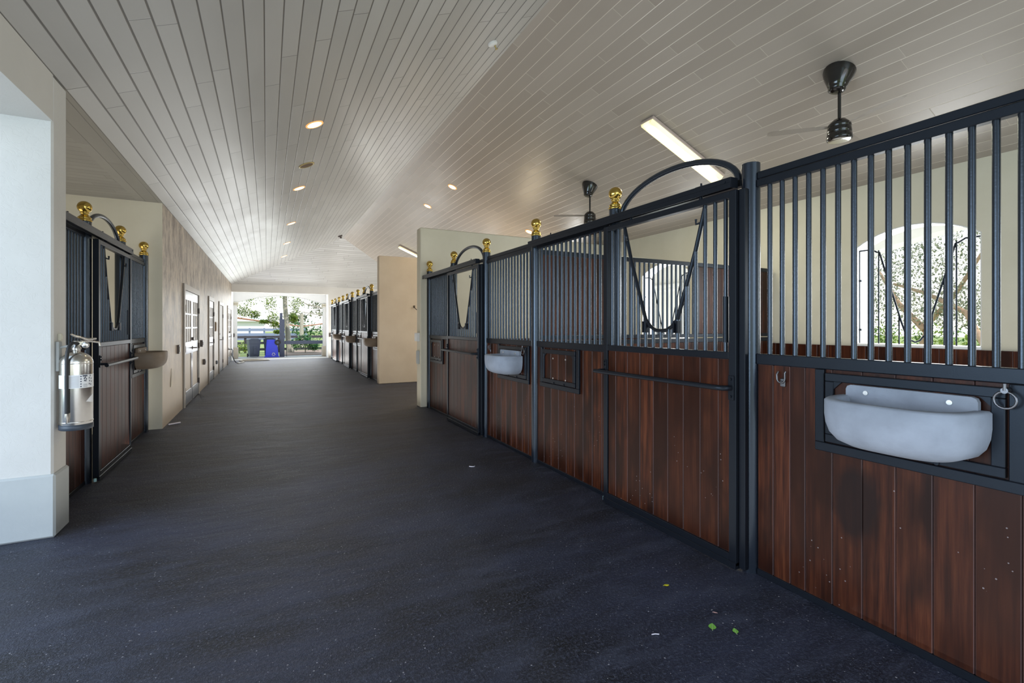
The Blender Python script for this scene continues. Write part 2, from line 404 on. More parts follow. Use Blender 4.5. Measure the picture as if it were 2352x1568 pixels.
# back wall with arched stall windows
def arch_pts(yc, w, zs, rise, n=14):
    R = (w*w/4+rise*rise)/(2*rise); a = math.asin(w/2/R)
    return [(yc+R*math.sin(-a+2*a*i/n), zs+rise-R+R*math.cos(-a+2*a*i/n)) for i in range(n+1)]
def wall_with_arches(bm, axis, t0, t1, a0, a1, z1, holes):
    # holes: (centre, width, sill, spring, rise) along the wall, sorted; built as prisms around every opening
    cur = a0
    for (yc, w, sill, zs, rise) in holes:
        l, r = yc-w/2, yc+w/2
        prism(bm, [(cur, 0), (l, 0), (l, z1), (cur, z1)], axis, t0, t1)
        if sill > 0: prism(bm, [(l, 0), (r, 0), (r, sill), (l, sill)], axis, t0, t1)
        ap = arch_pts(yc, w, zs, rise)
        for (p, q) in zip(ap, ap[1:]): prism(bm, [p, q, (q[0], z1), (p[0], z1)], axis, t0, t1)
        cur = r
    prism(bm, [(cur, 0), (a1, 0), (a1, z1), (cur, z1)], axis, t0, t1)
WIN = [(-.97,), (2.69,), (6.40,)]; HID = [10.1, 13.4, 16.65, 19.9]
bm = nb(); wall_with_arches(bm, 'x', XB, XB+.24, YN, YE, EAVE, [(w, 1.15, 1.19, 2.345, .185) for w in [q[0] for q in WIN]+HID])
struct('wall_back', bm, M['cream'])
# loggia outside the back wall
bm = nb(); wall_with_arches(bm, 'x', 8.9, 9.25, -6, 22, 3.2, [(1.9, 6.2, 0, 2.42, .52), (6.95, 2.7, 0, 2.42, .42), (12.1, 5.1, 0, 2.42, .5), (17.6, 5.0, 0, 2.42, .5)])
struct('wall_loggia', bm, M['white'])
bm = nb(); box(bm, XB+.24, 9.25, -6, 22, 3.2, 3.3); struct('ceiling_loggia', bm, M['white'])
bm = nb(); box(bm, XB+.3, 10.5, -6, 22, -.06, -.01); struct('path_loggia', bm, M['concrete'])
bm = nb()
for y in (8.3,): box(bm, 8.85, 9.3, y-.03, y+1.28, 2.36, 2.44, .01); box(bm, 8.87, 9.28, y-.015, y+1.265, 2.28, 2.36, .01)
struct('trim_loggia', bm, M['white'])

# end wall: band, recess, outer arch with plinths and caps
bm = nb()
box(bm, XL-.2, XB, YE, YE+.25, 2.775, EAVE)
box(bm, 2.40, XB+.2, YE, YE+.25, 0, 2.775)
struct('wall_end', bm, M['plain'])
bm = nb(); wall_with_arches(bm, 'y', 23.6, 23.9, -3.0, 5.0, 3.3, [(.585, 3.45, 0, 2.40, .33)]); struct('wall_arch', bm, M['white'])
bm = nb(); box(bm, XL-.24, XL, YE+.002, 23.6, 0, 3.3); box(bm, 2.42, 2.66, YE+.252, 23.6, 0, 3.3); struct('wall_porch', bm, M['white'])
bm = nb(); box(bm, XL, 2.5, YE+.25, 23.6, 3.0, 3.1); struct('ceiling_porch', bm, M['white'])
bm = nb()
for x0, x1 in ((XL, -1.10), (2.27, 2.45)): box(bm, x0, x1, 23.55, 23.95, 2.27, 2.33, .01); box(bm, x0, x1, 23.53, 23.97, 2.34, 2.40, .01)
struct('trim_capital', bm, M['cream'])
bm = nb()
for x0, x1 in ((XL, -1.10), (2.27, 2.45)): box(bm, x0, x1, 23.55, 23.95, 0, .47, .01)
struct('baseboard_porch', bm, simple('sand_plinth', (.62, .56, .46), .7))
# wash bay wing walls
bm = nb(); box(bm, 2.35, XB, 8.05, 8.27, 0, 3.1, .012); struct('wall_wing_near', bm, M['cream'])
bm = nb(); box(bm, 2.40, XB, 11.74, 11.92, 0, 3.1, .012); struct('wall_wing_far', bm, M['tan'])
# dark kick boards inside the near stalls
def boards(bm, axis, a0, a1, t0, t1, z0, z1, w=.133, first=None, gap=.0022, bev=.0035):
    a = a0; i = 0
    while a < a1-.004:
        ww = w if not (first and i < len(first)) else first[i]
        e = min(a+ww, a1)
        tn = random.random()
        if axis == 'y': box(bm, t0, t1, a+gap/2, e-gap/2, z0, z1, bev if e-a > .02 else 0, tn)
        else: box(bm, a+gap/2, e-gap/2, t0, t1, z0, z1, bev if e-a > .02 else 0, tn)
        a = e; i += 1
    tm = (t0+t1)/2
    if axis == 'y': box(bm, tm-.003, tm+.003, a0+.003, a1-.003, z0+.003, z1-.003, 0, .9)
    else: box(bm, a0+.003, a1-.003, tm-.003, tm+.003, z0+.003, z1-.003, 0, .9)
bm = nb(); boards(bm, 'y', -2.6, 8.03, XB-.035, XB-.003, 0, 1.165, .14); struct('trim_back_boards', bm, M['wood'])
bm = nb(); boards(bm, 'x', 2.62, XB-.04, 8.012, 8.047, 0, 1.165, .14); struct('trim_wing_boards', bm, M['wood'])

# stall windows: sill, jamb pins and a yoke grille
YK = [(-5, 2.14), (-4, 1.88), (-3, 1.666), (-2, 1.452), (-1.4, 1.405), (-.7, 1.378), (0, 1.373), (.7, 1.378), (1.4, 1.405), (2, 1.452), (3, 1.666), (4, 1.88), (5, 2.14)]
def yoke_z(n):
    for (a, za), (b, zb) in zip(YK, YK[1:]):
        if a <= n <= b: return za+(zb-za)*(n-a)/(b-a)
    return None
for i, (yc,) in enumerate(WIN):
    w = thing('window_%d' % (i+1), None, None, (XB, yc, 0), 0, kind='structure')
    bm = nb(); box(bm, -.03, .24, -.575, .575, 1.165, 1.198, .006); obj('sill', bm, M['white'], w)
    bm = nb()
    for s in (-1, 1):
        box(bm, .008, .238, s*.574, s*.562, 1.198, 2.34)
    obj('jamb_lining', bm, M['white'], w)
    ap = arch_pts(0, 1.148, 2.345, .184)
    bm = nb()
    for p, q in zip(ap, ap[1:]): prism(bm, [p, q, (q[0]*.99, q[1]-.01), (p[0]*.99, p[1]-.01)], 'x', .004, .238)
    obj('arch_lining', bm, M['white'], w)
    bm = nb(); path = [(.06, -.56, 2.31), (.06, -.43, 2.31), (.06, -.37, 2.27)]
    zt, zb = 2.27, 1.225
    for k in range(17):
        u = -1+2*k/16
        a = abs(u); z = zb+(zt-zb)*(max(0, a-.20)/.80)**1.0 if a > .28 else zb+(zt-zb)*.10*(a/.28)**2
        path.append((.06, u*.35, z))
    path += [(.06, .37, 2.27), (.06, .43, 2.31), (.06, .56, 2.31)]
    tube(bm, path, .010, 8); obj('yoke', bm, M['steel'], w)
    for k in range(12):
        y = -.56+1.12*k/11; a = abs(y)/.35
        z1 = 2.31 if abs(y) > .39 else (zb+(zt-zb)*max(0, a-.20)/.80 if a > .28 else zb)
        if z1-1.2 < .05: continue
        bm = nb(); tube(bm, [(.06, y, 1.196), (.06, y, z1)], .0075, 8); obj('bar', bm, M['steel'], w)
    for z in (1.36, 1.95):
        bm = nb(); tube(bm, [(.06, .566, z), (.06, .535, z)], .014, 8); obj('jamb_pin', bm, M['steel'], w)

# ------------------------------------------------------------------ stall fronts
mesh_cache = {}
def cached(key, build):
    if key not in mesh_cache: mesh_cache[key] = build()
    return mesh_cache[key]
def bar_mesh(L, r):
    def b():
        bm = nb(); tube(bm, [(0, 0, 0), (0, 0, L)], r, 12); return finish('bar', bm, M['pipe'])
    return cached(('bar', round(L, 3), r), b)
def finial_mesh():
    def b():
        bm = nb(); R = .054; zc = .128
        prof = [(.050, 0), (.054, .003), (.054, .014), (.048, .018), (.046, .026), (.050, .029), (.050, .034), (.044, .040), (.033, .052), (.026, .062), (.026, .068), (.034, .071), (.035, .077), (.028, .080)]
        for k in range(13):
            a = -PI/2+.50+(PI-.52)*k/12
            prof.append((R*math.cos(a), zc+R*math.sin(a)))
        lathe(bm, prof, n=28); return finish('finial', bm, M['brass'])
    return cached('finial', b)
def pole_mesh(h):
    def b():
        bm = nb(); tube(bm, [(0, 0, 0), (0, 0, h)], .049, 28)
        tube(bm, [(0, 0, 2.2), (0, 0, 2.202)], .0495, 28)
        return finish('pole', bm, M['pipe'])
    return cached(('pole', h), b)
def base_mesh():
    def b():
        bm = nb(); lathe(bm, [(.052, 0), (.056, .004), (.056, .012), (.050, .018)], n=24); return finish('foot_collar', bm, M['steel'])
    return cached('footc', b)

class Run:
    """one stall front: local x points out into the aisle, local y runs along the front"""
    def __init__(s, X, y0, sg): s.X, s.y0, s.sg = X, y0, sg; s.rot = 0 if sg > 0 else PI
    def at(s, x, y, z=0): return (s.X+s.sg*x, s.y0+s.sg*y, z)
    def t(s, name, label, cat, y, group=None, x=0, z=0): return thing(name, label, cat, s.at(x, y, z), s.rot, group)

def post(R, y, label, ball=True, group=None):
    t = R.t('stall_post', label, 'post', y, group)
    put('pole', pole_mesh(2.34), t); pass
    if ball: tag(put('finial', finial_mesh(), t, (0, 0, 2.338)), 'polished brass ball finial')
    else:
        bm = nb(); lathe(bm, [(.0485, 0), (.0485, .004), (.040, .004)], n=24); obj('cap_ring', bm, M['steel'], t, (0, 0, 2.337))
    return t

def hatch(t, y0, y1, z0, z1, screws=True, nlat=True):
    """outer steel surround, hinged inner frame and boards"""
    m, x = .044, .034
    bm = nb()
    box(bm, .0, x, y0, y1, z0, z0+m, .003); box(bm, .0, x, y0, y0+m, z0+m, z1, .003); box(bm, .0, x, y1-m, y1, z0+m, z1, .003)
    obj('hatch_surround', bm, M['steel'], t)
    a, b, c, d = y0+m+.008, y1-m-.008, z0+m+.006, z1-.016
    bm = nb(); boards(bm, 'y', a+.02, b-.02, .012, .026, c+.02, d-.02, .13)
    h = obj('hatch_door', bm, M['wood'], t)
    bm = nb(); q = .040
    for args in ((a, b, c, c+q), (a, b, d-q, d), (a, a+q, c+q, d-q), (b-q, b, c+q, d-q)): box(bm, .014, .040, *args, .003)
    for (yy, s) in ((a+q, 1), (b-q, -1)): prism(bm, [(yy, d-q), (yy+s*.035, d-q), (yy, d-q-.035)], 'x', .016, .036)
    obj('hatch_frame', bm, M['steel'], h)
    if screws:
        for yy in (y0+(y1-y0)*.36, y0+(y1-y0)*.68):
            for zz in (z0+.1, z1-.1):
                bm = nb(); tube(bm, [(.026, yy, zz), (.031, yy, zz)], .008, 10); obj('bolt_head', bm, M['zinc'], h)
    for yy in (y0+(y1-y0)*.4, y0+(y1-y0)*.66):
        bm = nb(); tube(bm, [(.036, yy, z0+m+.014), (.046, yy, z0+m+.014)], .009, 10); obj('hinge_stud', bm, M['steel'], h)
    return h

def panel(R, y, b, label, group=None, hat='hatch', lowres=False, cover=False):
    """fixed panel between two posts: rails, boards, bars and a hatch"""
    t = R.t('stall_partition', label, 'stall panel', y, group)
    e = .0497; y0, y1 = e, b-e
    bm = nb(); box(bm, -.020, .020, y0, y1, 2.195, 2.236, .003); box(bm, -.016, .014, y0, y1, 2.240, 2.280, .003); obj('top_rail', bm, M['steel'], t)
    bm = nb(); box(bm, -.022, .022, y0, y1, 1.192, 1.250, .003); obj('mid_rail', bm, M['steel'], t)
    bm = nb(); box(bm, -.020, .018, y0, y1, .0, .035, .003); obj('bottom_rail', bm, M['steel'], t)
    bm = nb(); boards(bm, 'y', y0+.002, y1-.002, -.016, .014, .035, 1.192, .133, (.095, .095, .08) if hat == 'feeder' else None); obj('boarding', bm, M['wood'], t)
    n = int(round((b-.10)/.0725)); st = (b-.02)/(n+1)
    for k in range(n+1):
        yy = .01+st*(k+.5)
        if yy < .055 or yy > b-.055: continue
        put('bar', bar_mesh(.945, .0127), t, (0, yy, 1.25))
    if hat == 'hatch': hatch(t, .13, .13+.66*b/1.23, .80, 1.192)
    else: hatch(t, .38*b/1.23, 1.13*b/1.23, .787, 1.192, screws=False)
    return t

def door(R, y, b, label, group=None):
    t = R.t('sliding_gate', label, 'stall door', y, group, x=.082)
    y0, y1 = -.02, b-.02; x0, x1 = -.022, .022
    bm = nb(); box(bm, x0, x1, y0, y0+.048, .03, 2.19, .003); obj('stile', bm, M['steel'], t)
    bm = nb(); box(bm, x0, x1, y1-.048, y1, .03, 2.19, .003); obj('stile', bm, M['steel'], t)
    bm = nb(); box(bm, -.030, .0, y1+.002, y1+.042, .02, 2.19, .003); obj('stop_strip', bm, M['steel'], t)
    a0, a1 = y0+.048, y1-.048
    bm = nb(); box(bm, x0, x1, a0, a1, 2.150, 2.190, .003); obj('top_rail', bm, M['steel'], t)
    bm = nb(); box(bm, x0, x1, a0, a1, 1.214, 1.256, .003); obj('mid_rail', bm, M['steel'], t)
    bm = nb(); box(bm, x0, x1, a0, a1, .03, .09, .003); box(bm, x0+.005, x1+.006, y0, y1, .012, .05, .002); obj('bottom_rail', bm, M['steel'], t)
    bm = nb(); boards(bm, 'y', a0+.002, a1-.002, -.012, .012, .09, 1.214, .135, (.09,)); obj('boarding', bm, M['wood'], t)
    n = 15; st = (a1-a0)/n; yc = a0+st*7.5
    for k in range(n):
        d = k-7; yy = a0+st*(k+.5)
        z1 = 2.15 if abs(d) > 5 else yoke_z(d)
        if abs(d) == 5: z1 = 2.13
        put('bar', bar_mesh(z1-1.256, .0122), t, (0, yy, 1.256))
    pts = [(.0, yc+st*a, z) for a, z in YK]
    bm = nb(); tube(bm, [(0, yc-st*5.05, 2.165)]+pts+[(0, yc+st*5.05, 2.165)], .0135, 10)
    yk = obj('yoke', bm, M['steel'], t)
    for s in (-1, 1):     # small hooks and hinge lugs of the drop-down yoke
        bm = nb(); tube(bm, [(.0, yc+s*st*4.7, 2.05), (.03, yc+s*st*4.4, 2.04), (.03, yc+s*st*4.4, 2.07)], .008, 8); obj('hook', bm, M['steel'], yk)
        bm = nb(); box(bm, -.012, .02, yc+s*st*1.95-.022, yc+s*st*1.95-.010, 1.36, 1.44); box(bm, -.012, .02, yc+s*st*1.95+.010, yc+s*st*1.95+.022, 1.36, 1.44); obj('hinge_lug', bm, M['steel'], yk)
    bm = nb(); tube(bm, [(0, a0+st*14.5, 1.31), (0, a0+st*14.5, 1.58)], .017, 12); obj('bolt_sleeve', bm, M['steel'], t)
    # standing-off pull bar
    bm = nb(); z = 1.05; X = .085
    tube(bm, [(x1, y1-.028, z), (X*.6, y1-.030, z), (X*.93, y1-.045, z), (X, y1-.085, z), (X, y0-.03, z)], .0155, 12)
    hd = obj('pull_bar', bm, M['steel'], t)
    bm = nb(); box(bm, x1, x1+.008, y1-.046, y1-.010, z-.07, z+.07, .002)
    for zz in (-.05, .05): tube(bm, [(x1+.008, y1-.028, z+zz), (x1+.016, y1-.028, z+zz)], .008, 8)
    obj('bracket', bm, M['steel'], hd)
    bm = nb(); box(bm, x1, x1+.008, y0+.008, y0+.040, z-.02, z+.09, .002); box(bm, x1, X, y0+.014, y0+.034, z+.0, z+.02, .002)
    for zz in (.05, .075): tube(bm, [(x1+.008, y0+.024, z+zz), (x1+.016, y0+.024, z+zz)], .008, 8)
    obj('bracket', bm, M['steel'], hd)
    bm = nb(); tube(bm, [(.0, y0-.018, .014), (.0, y0-.018, .042)], .012, 10); obj('floor_guide', bm, M['aqua'], t)
    for yy in (y0+.25*b, y0+.78*b):
        bm = nb(); tube(bm, [(0, yy, 2.19), (0, yy, 2.235)], .011, 10); obj('hanger_wheel', bm, M['steel'], t)
    return t

def track(R, y0, y1, label, group=None):
    t = R.t('door_track', label, 'rail', y0, group, x=.084)
    L = y1-y0
    bm = nb(); box(bm, -.028, .028, 0, L, 2.236, 2.268, .003); box(bm, -.028, -.022, 0, L, 2.212, 2.236); box(bm, .022, .028, 0, L, 2.205, 2.236); obj('channel', bm, M['steel'], t)
    for yy in (.16*L, .56*L, .90*L):
        bm = nb(); box(bm, -.03, .01, yy-.03, yy+.03, 2.267, 2.275); tube(bm, [(-.01, yy, 2.27), (-.01, yy, 2.296)], .006, 8); obj('bracket', bm, M['steel'], t)
    bm = nb(); box(bm, -.030, .026, L-.004, L+.004, 2.206, 2.266); tube(bm, [(.026, L-.04, 2.245), (.032, L-.04, 2.245)], .008, 8); obj('end_stop', bm, M['steel'], t)
    return t

def hoop(R, y, b, label, group=None):
    t = R.t('arch_hoop', label, 'hoop', y, group)
    a = b/2-.078; cy = b/2; z0, h = 2.262, .226
    pts = [(0, cy-a*math.cos(PI*k/24), z0+h*math.sin(PI*k/24)) for k in range(25)]
    bm = nb(); tube(bm, pts, .020, 14); obj('bent_tube', bm, M['pipe'], t)
    bm = nb(); box(bm, -.022, .022, .0505, b-.0505, 2.226, 2.266, .003); obj('cross_rail', bm, M['steel'], t)
    return t

def bowl(R, y, label, group, mat, a=.268, dep=.275):
    t = R.t('feed_bowl', label, 'feed bowl', y, group, x=.042, z=1.075)
    sup = lambda th, e=.62: (max(0, math.sin(th))**e, math.copysign(abs(math.cos(th))**e, math.cos(th)))
    N = 40
    outer = [(1.0, 0), (1.0, -.06), (.985, -.10), (.94, -.14), (.85, -.172), (.70, -.193), (.5, -.203), (.0, -.206)]
    inner = [(.82, .0), (.80, -.03), (.80, -.08), (.62, -.13), (.35, -.15), (.0, -.155)]
    bm = nb(); rings = []
    for g, z in [(.0, -.155)]+inner[::-1][1:]+[(.845, .008), (.97, .008)]+outer:
        rings.append([bm.verts.new((sup(PI*k/N)[0]*dep*g, sup(PI*k/N)[1]*a*g, z)) for k in range(N+1)])
    for A, B in zip(rings, rings[1:]):
        for k in range(N):
            try: f = bm.faces.new((A[k], A[k+1], B[k+1], B[k])); f.smooth = True
            except ValueError: pass
    bmesh.ops.remove_doubles(bm, verts=bm.verts, dist=1e-5)
    obj('basin', bm, mat, t)
    bm = nb(); w = .235; top = .058
    poly = [(-a*.95, -.02), (-a*.93, -.10), (-a*.78, -.165), (-a*.45, -.195), (a*.45, -.195), (a*.78, -.165), (a*.93, -.10), (a*.95, -.02), (w, .004)]
    poly += [(w-.02+.02*math.cos(q), top-.02+.02*math.sin(q)) for q in (0, PI/4, PI/2)] + [(-w+.02+.02*math.cos(q), top-.02+.02*math.sin(q)) for q in (PI/2, 3*PI/4, PI)] + [(-w, .004)]
    prism(bm, poly, 'x', 0, .026); obj('back_plate', bm, mat, t)
    for s in (-1, 1):
        bm = nb(); tube(bm, [(.026, s*.15, .028), (.032, s*.15, .028)], .010, 12); obj('screw', bm, M['zinc'], t)
    return t

def ring(R, y, z, label, group):
    t = R.t('tie_ring', label, 'ring', y, group, x=.040, z=z)
    bm = nb(); tube(bm, [(.022+.012*math.sin(2*PI*k/20)*0+.004, .031*math.sin(2*PI*k/20), -.031+.031*math.cos(2*PI*k/20)) for k in range(20)], .0045, 8, closed=True); obj('loop', bm, M['dull'], t)
    bm = nb(); tube(bm, [(0, 0, .004), (.034, 0, .004)], .011, 10); tube(bm, [(.03, 0, .004), (.03, 0, .03)], .006, 8); obj('latch_pin', bm, M['dull'], t)
    return t

def hookthing(R, y, z, label):
    t = R.t('bucket_hook', label, 'hook', y, None, x=.0145, z=z)
    bm = nb(); pts = []
    for k in range(13):
        q = PI*k/12; pts.append((.022, -.022*math.cos(q), -.022*math.sin(q)))
    tube(bm, [(.012, -.022, .035), (.022, -.024, .02)]+pts+[(.022, .022, .03), (.02, .026, .04)], .005, 8); obj('prong', bm, M['dull'], t)
    bm = nb(); box(bm, 0, .010, -.014, .014, -.045, .0, .003); tube(bm, [(0, 0, -.02), (.022, 0, -.02)], .007, 8); obj('back_plate', bm, M['dull'], t)
    return t

XP = 2.49
# posts measured along the near right run, far end first
YP = [7.97, 6.77, 5.575, 4.315, 3.045, 1.834, .60]
RA = Run(XP, YP[0], -1)
dy = [YP[0]-y for y in YP]
post(RA, dy[0], 'slim black post with brass ball against the end of the near cream wing wall')
post(RA, dy[1], 'black post with brass ball behind the left foot of the farther hoop, near right row')
post(RA, dy[2], 'black round post with brass ball just left of the small grey feed bowl panel')
post(RA, dy[3], 'black round post with brass ball between the two near right stalls')
post(RA, dy[4], 'black post with the largest brass ball, left foot of the nearest hoop')
post(RA, dy[5], 'thick black open-topped post without a brass ball, right of the nearest sliding door', ball=False)
post(RA, dy[6], 'black post with brass ball past the nearest big grey feed bowl')
b = [dy[i+1]-dy[i] for i in range(6)]
panel(RA, dy[0], b[0], 'farther hatch panel of dark wood and bars beside the near cream wing wall', hat='hatch')
door(RA, dy[1], b[1], 'farther sliding stall door on the near right row, left of the small grey bowl')
panel(RA, dy[2], b[2], 'dark wood and bar panel carrying the smaller grey feed bowl', hat='feeder')
panel(RA, dy[3], b[3], 'dark wood and bar panel with an empty four-bolt hatch, left of the nearest door', hat='hatch')
door(RA, dy[4], b[4], 'nearest sliding stall door with dark mahogany boards, yoke opening and pull bar')
panel(RA, dy[5], b[5], 'nearest dark wood and bar panel carrying the large grey feed bowl', hat='feeder')
track(RA, dy[0]-.06, dy[2]-.10, 'black door track above the farther near-right sliding door')
track(RA, dy[3]+.02, dy[5]-.05, 'black door track above the nearest sliding door, ending at the open-topped post')
hoop(RA, dy[1], b[1], 'black steel hoop arching over the farther near-right sliding door')
hoop(RA, dy[4], b[4], 'large black steel hoop arching over the nearest sliding door')
bowl(RA, dy[2]+.775, 'smaller-looking grey stone feed bowl in the middle of the near right row', None, M['stone'])
bowl(RA, dy[5]+.78, 'large grey stone feed bowl on the nearest right panel', None, M['stone'])
ring(RA, dy[5]+1.09, 1.165, 'steel tie ring with latch at the corner of the nearest large bowl hatch', None)
ring(RA, dy[2]+1.09, 1.165, 'steel tie ring with latch at the corner of the smaller grey bowl hatch', None)
hookthing(RA, dy[5]+.205, 1.125, 'small steel horseshoe-shaped hook on the boards left of the large grey bowl')
hookthing(RA, dy[2]+.16, 1.13, 'small steel hook on the boards left of the smaller grey bowl')

# left stall (aisle on its right): near bay half hidden by the pier
XS = -1.45
YL = [4.54, 5.55, 6.72, 7.86]
RL = Run(XS, YL[0], 1)
dl = [y-YL[0] for y in YL]
post(RL, dl[1], 'left stall post with the nearest, largest brass ball, at the start of its hoop')
post(RL, dl[2], 'left stall post with brass ball at the far foot of the left hoop')
post(RL, dl[3], 'left stall post with brass ball standing against the cream return wall')
panel(RL, dl[0], dl[1]-dl[0], 'narrow barred stall panel half hidden behind the fire extinguisher', hat='hatch')
door(RL, dl[1], dl[2]-dl[1], 'sliding stall door of the left stall, just right of the fire extinguisher')
panel(RL, dl[2], dl[3]-dl[2], 'left stall panel with the brown feed bowl, next to the return wall', hat='feeder')
track(RL, dl[0]-.02, dl[2]+.03, 'black door track along the top of the left stall')
hoop(RL, dl[1], dl[2]-dl[1], 'black steel hoop arching over the left stall door')
bowl(RL, dl[2]+.70, 'brown stone feed bowl on the left stall, jutting into the aisle', None, M['stone_brown'])

# far right row, three stalls seen down the aisle
s = 1.08; YF = [21.73-s*k for k in range(10)]
RF = Run(XP, YF[0], -1)
ordn = ['farthest', 'middle', 'nearest']
pl = ['first', 'second', 'third', 'fourth', 'fifth', 'sixth', 'seventh', 'eighth', 'ninth']
for k in range(9):
    post(RF, s*k, 'black post with brass ball, %s from the arch end in the far right row' % pl[k], group='posts of the far right stall row')
for q in range(3):
    o = 3*q*s
    panel(RF, o, s, 'barred hatch panel of the %s stall in the far right row' % ordn[q], 'far right stall panels', hat='hatch')
    door(RF, o+s, s, 'black sliding door of the %s stall in the far right row' % ordn[q], 'far right stall doors')
    panel(RF, o+2*s, s, 'barred panel with brown bowl of the %s stall in the far right row' % ordn[q], 'far right stall panels', hat='feeder')
    track(RF, o-.04, o+2*s-.08, 'door track of the %s stall in the far right row' % ordn[q], 'far right door tracks')
    hoop(RF, o+s, s, 'steel hoop of the %s stall in the far right row' % ordn[q], 'far right hoops')
    bowl(RF, o+2*s+.64, 'brown feed bowl of the %s stall in the far right row' % ordn[q], 'far right feed bowls', M['stone_brown'])

# partition between the two near right stalls: boards, barred middle, boards
YPt = YP[3]
t = thing('stall_partition', 'dark wood partition with a barred middle between the two near right stalls', 'partition', (XP, YPt, 0), 0)
X1 = XB-.05-XP
bm = nb(); box(bm, .06, X1, -.022, .022, 2.15, 2.20, .003); obj('top_rail', bm, M['steel'], t)
bm = nb(); box(bm, .06, X1, -.022, .022, 1.262, 1.305, .003); box(bm, .06, X1, -.022, .022, 1.20, 1.25, .003); obj('mid_rail', bm, M['steel'], t)
bm = nb(); boards(bm, 'x', .062, X1-.002, -.016, .016, .02, 1.20, .135); obj('lower_boarding', bm, M['wood'], t)
for a, c in ((.062, 1.10), (2.36, X1-.002)):
    bm = nb(); boards(bm, 'x', a, c, -.016, .016, 1.305, 2.15, .135); obj('upper_boarding', bm, M['wood'], t)
for x in (1.12, 2.34):
    bm = nb(); box(bm, x-.02, x+.02, -.022, .022, 1.305, 2.15, .003); obj('upright', bm, M['steel'], t)
for k in range(16):
    put('bar', bar_mesh(.845, .0127), t, (1.16+.0725*(k+.3), 0, 1.305))

# ------------------------------------------------------------------ ceiling fittings
def on_slope(name, label, cat, x, y, left=True, group=None):
    z = zl(x) if left else zr(x)
    o = thing(name, label, cat, (x, y, z), 0, group)
    o.rotation_euler = (0, -math.atan(K) if left else math.atan(K), 0)
    return o
def downlight(label, x, y, left=True, warm=True, group=None, r=.085):
    t = on_slope('recessed_downlight', label, 'ceiling light', x, y, left, group)
    bm = nb(); lathe(bm, [(r+.022, 0), (r+.022, -.006), (r+.012, -.010), (r, -.007), (r, .0)], n=28, cap0=False, cap1=False); obj('trim_ring', bm, M['dlring'], t)
    bm = nb(); lathe(bm, [(.002, -.004), (r*.6, -.0045), (r, -.006)], n=28, cap0=True, cap1=False); obj('lens', bm, M['dl'] if warm else M['dlcool'], t)
    return t
G = 'row of recessed lights on the left ceiling slope'
rows = [(.51, 6.22, 'nearest and largest glowing downlight on the left ceiling slope'), (.505, 9.22, 'second glowing downlight from the camera, just past the brown speaker'),
        (.515, 12.5, 'third glowing downlight from the camera on the left slope'), (.525, 15.56, 'fourth glowing downlight from the camera on the left slope'),
        (.535, 18.6, 'fifth and farthest downlight on the left slope, before the hip')]
for x, y, l in rows: downlight(l, x, y, True, True, G)
downlight('warm downlight on the right ceiling slope, higher of the pair above the wing walls', 3.444, 9.46, False, r=.075)
downlight('warm downlight on the right ceiling slope, lower-left of the pair above the wing walls', 3.456, 11.23, False, r=.075)
downlight('warm downlight low on the right slope beside the brass ball of the middle post', 5.278, 9.45, False, r=.075)
# one in the hip slope
hy = 20.25; hz = EAVE+(YE-hy)/(YE-YR)*(RIDGE-EAVE)
t = thing('recessed_downlight', 'pale downlight in the end hip of the ceiling above the far arch', 'ceiling light', (.66, hy, hz)); t.rotation_euler = (-math.atan((RIDGE-EAVE)/(YE-YR)), 0, 0)
bm = nb(); lathe(bm, [(.105, 0), (.105, -.006), (.085, -.007), (.085, 0)], n=24, cap0=False, cap1=False); obj('trim_ring', bm, M['coil'], t)
bm = nb(); lathe(bm, [(.002, -.004), (.085, -.006)], n=24, cap1=False); obj('lens', bm, M['dlcool'], t)
t = on_slope('ceiling_speaker', 'round brown unlit speaker grille between the two nearest left downlights', 'speaker', .535, 7.88)
bm = nb(); lathe(bm, [(.12, 0), (.12, -.008), (.098, -.012), (.095, -.006)], n=28, cap0=False, cap1=False); obj('trim_ring', bm, M['gold'], t)
bm = nb(); lathe(bm, [(.002, -.009), (.096, -.007)], n=28, cap1=False); obj('grille', bm, M['speaker'], t)
t = on_slope('smoke_detector', 'small white smoke detector near the ridge above the aisle', 'smoke detector', 2.236, 4.85)
bm = nb(); lathe(bm, [(.055, 0), (.055, -.018), (.045, -.028), (.012, -.034), (.002, -.034)], n=24, cap0=False); obj('housing', bm, M['coil'], t)
bm = nb(); tube(bm, [(.02, 0, -.03), (.025, .0, -.075)], [.012, .005], 8); tube(bm, [(.025, 0, -.07), (.025, 0, -.075)], .02, 10); obj('sensor_head', bm, M['gold'], t)
t = on_slope('smoke_detector', 'tiny dark detector at the far end of the ridge', 'smoke detector', 2.30, 17.83)
bm = nb(); lathe(bm, [(.08, 0), (.08, -.03), (.06, -.05), (.002, -.05)], n=16, cap0=False); obj('housing', bm, M['bronze'], t)
bm = nb(); tube(bm, [(0, 0, -.05), (0, 0, -.10)], .03, 10); obj('sensor_head', bm, M['bronze'], t)

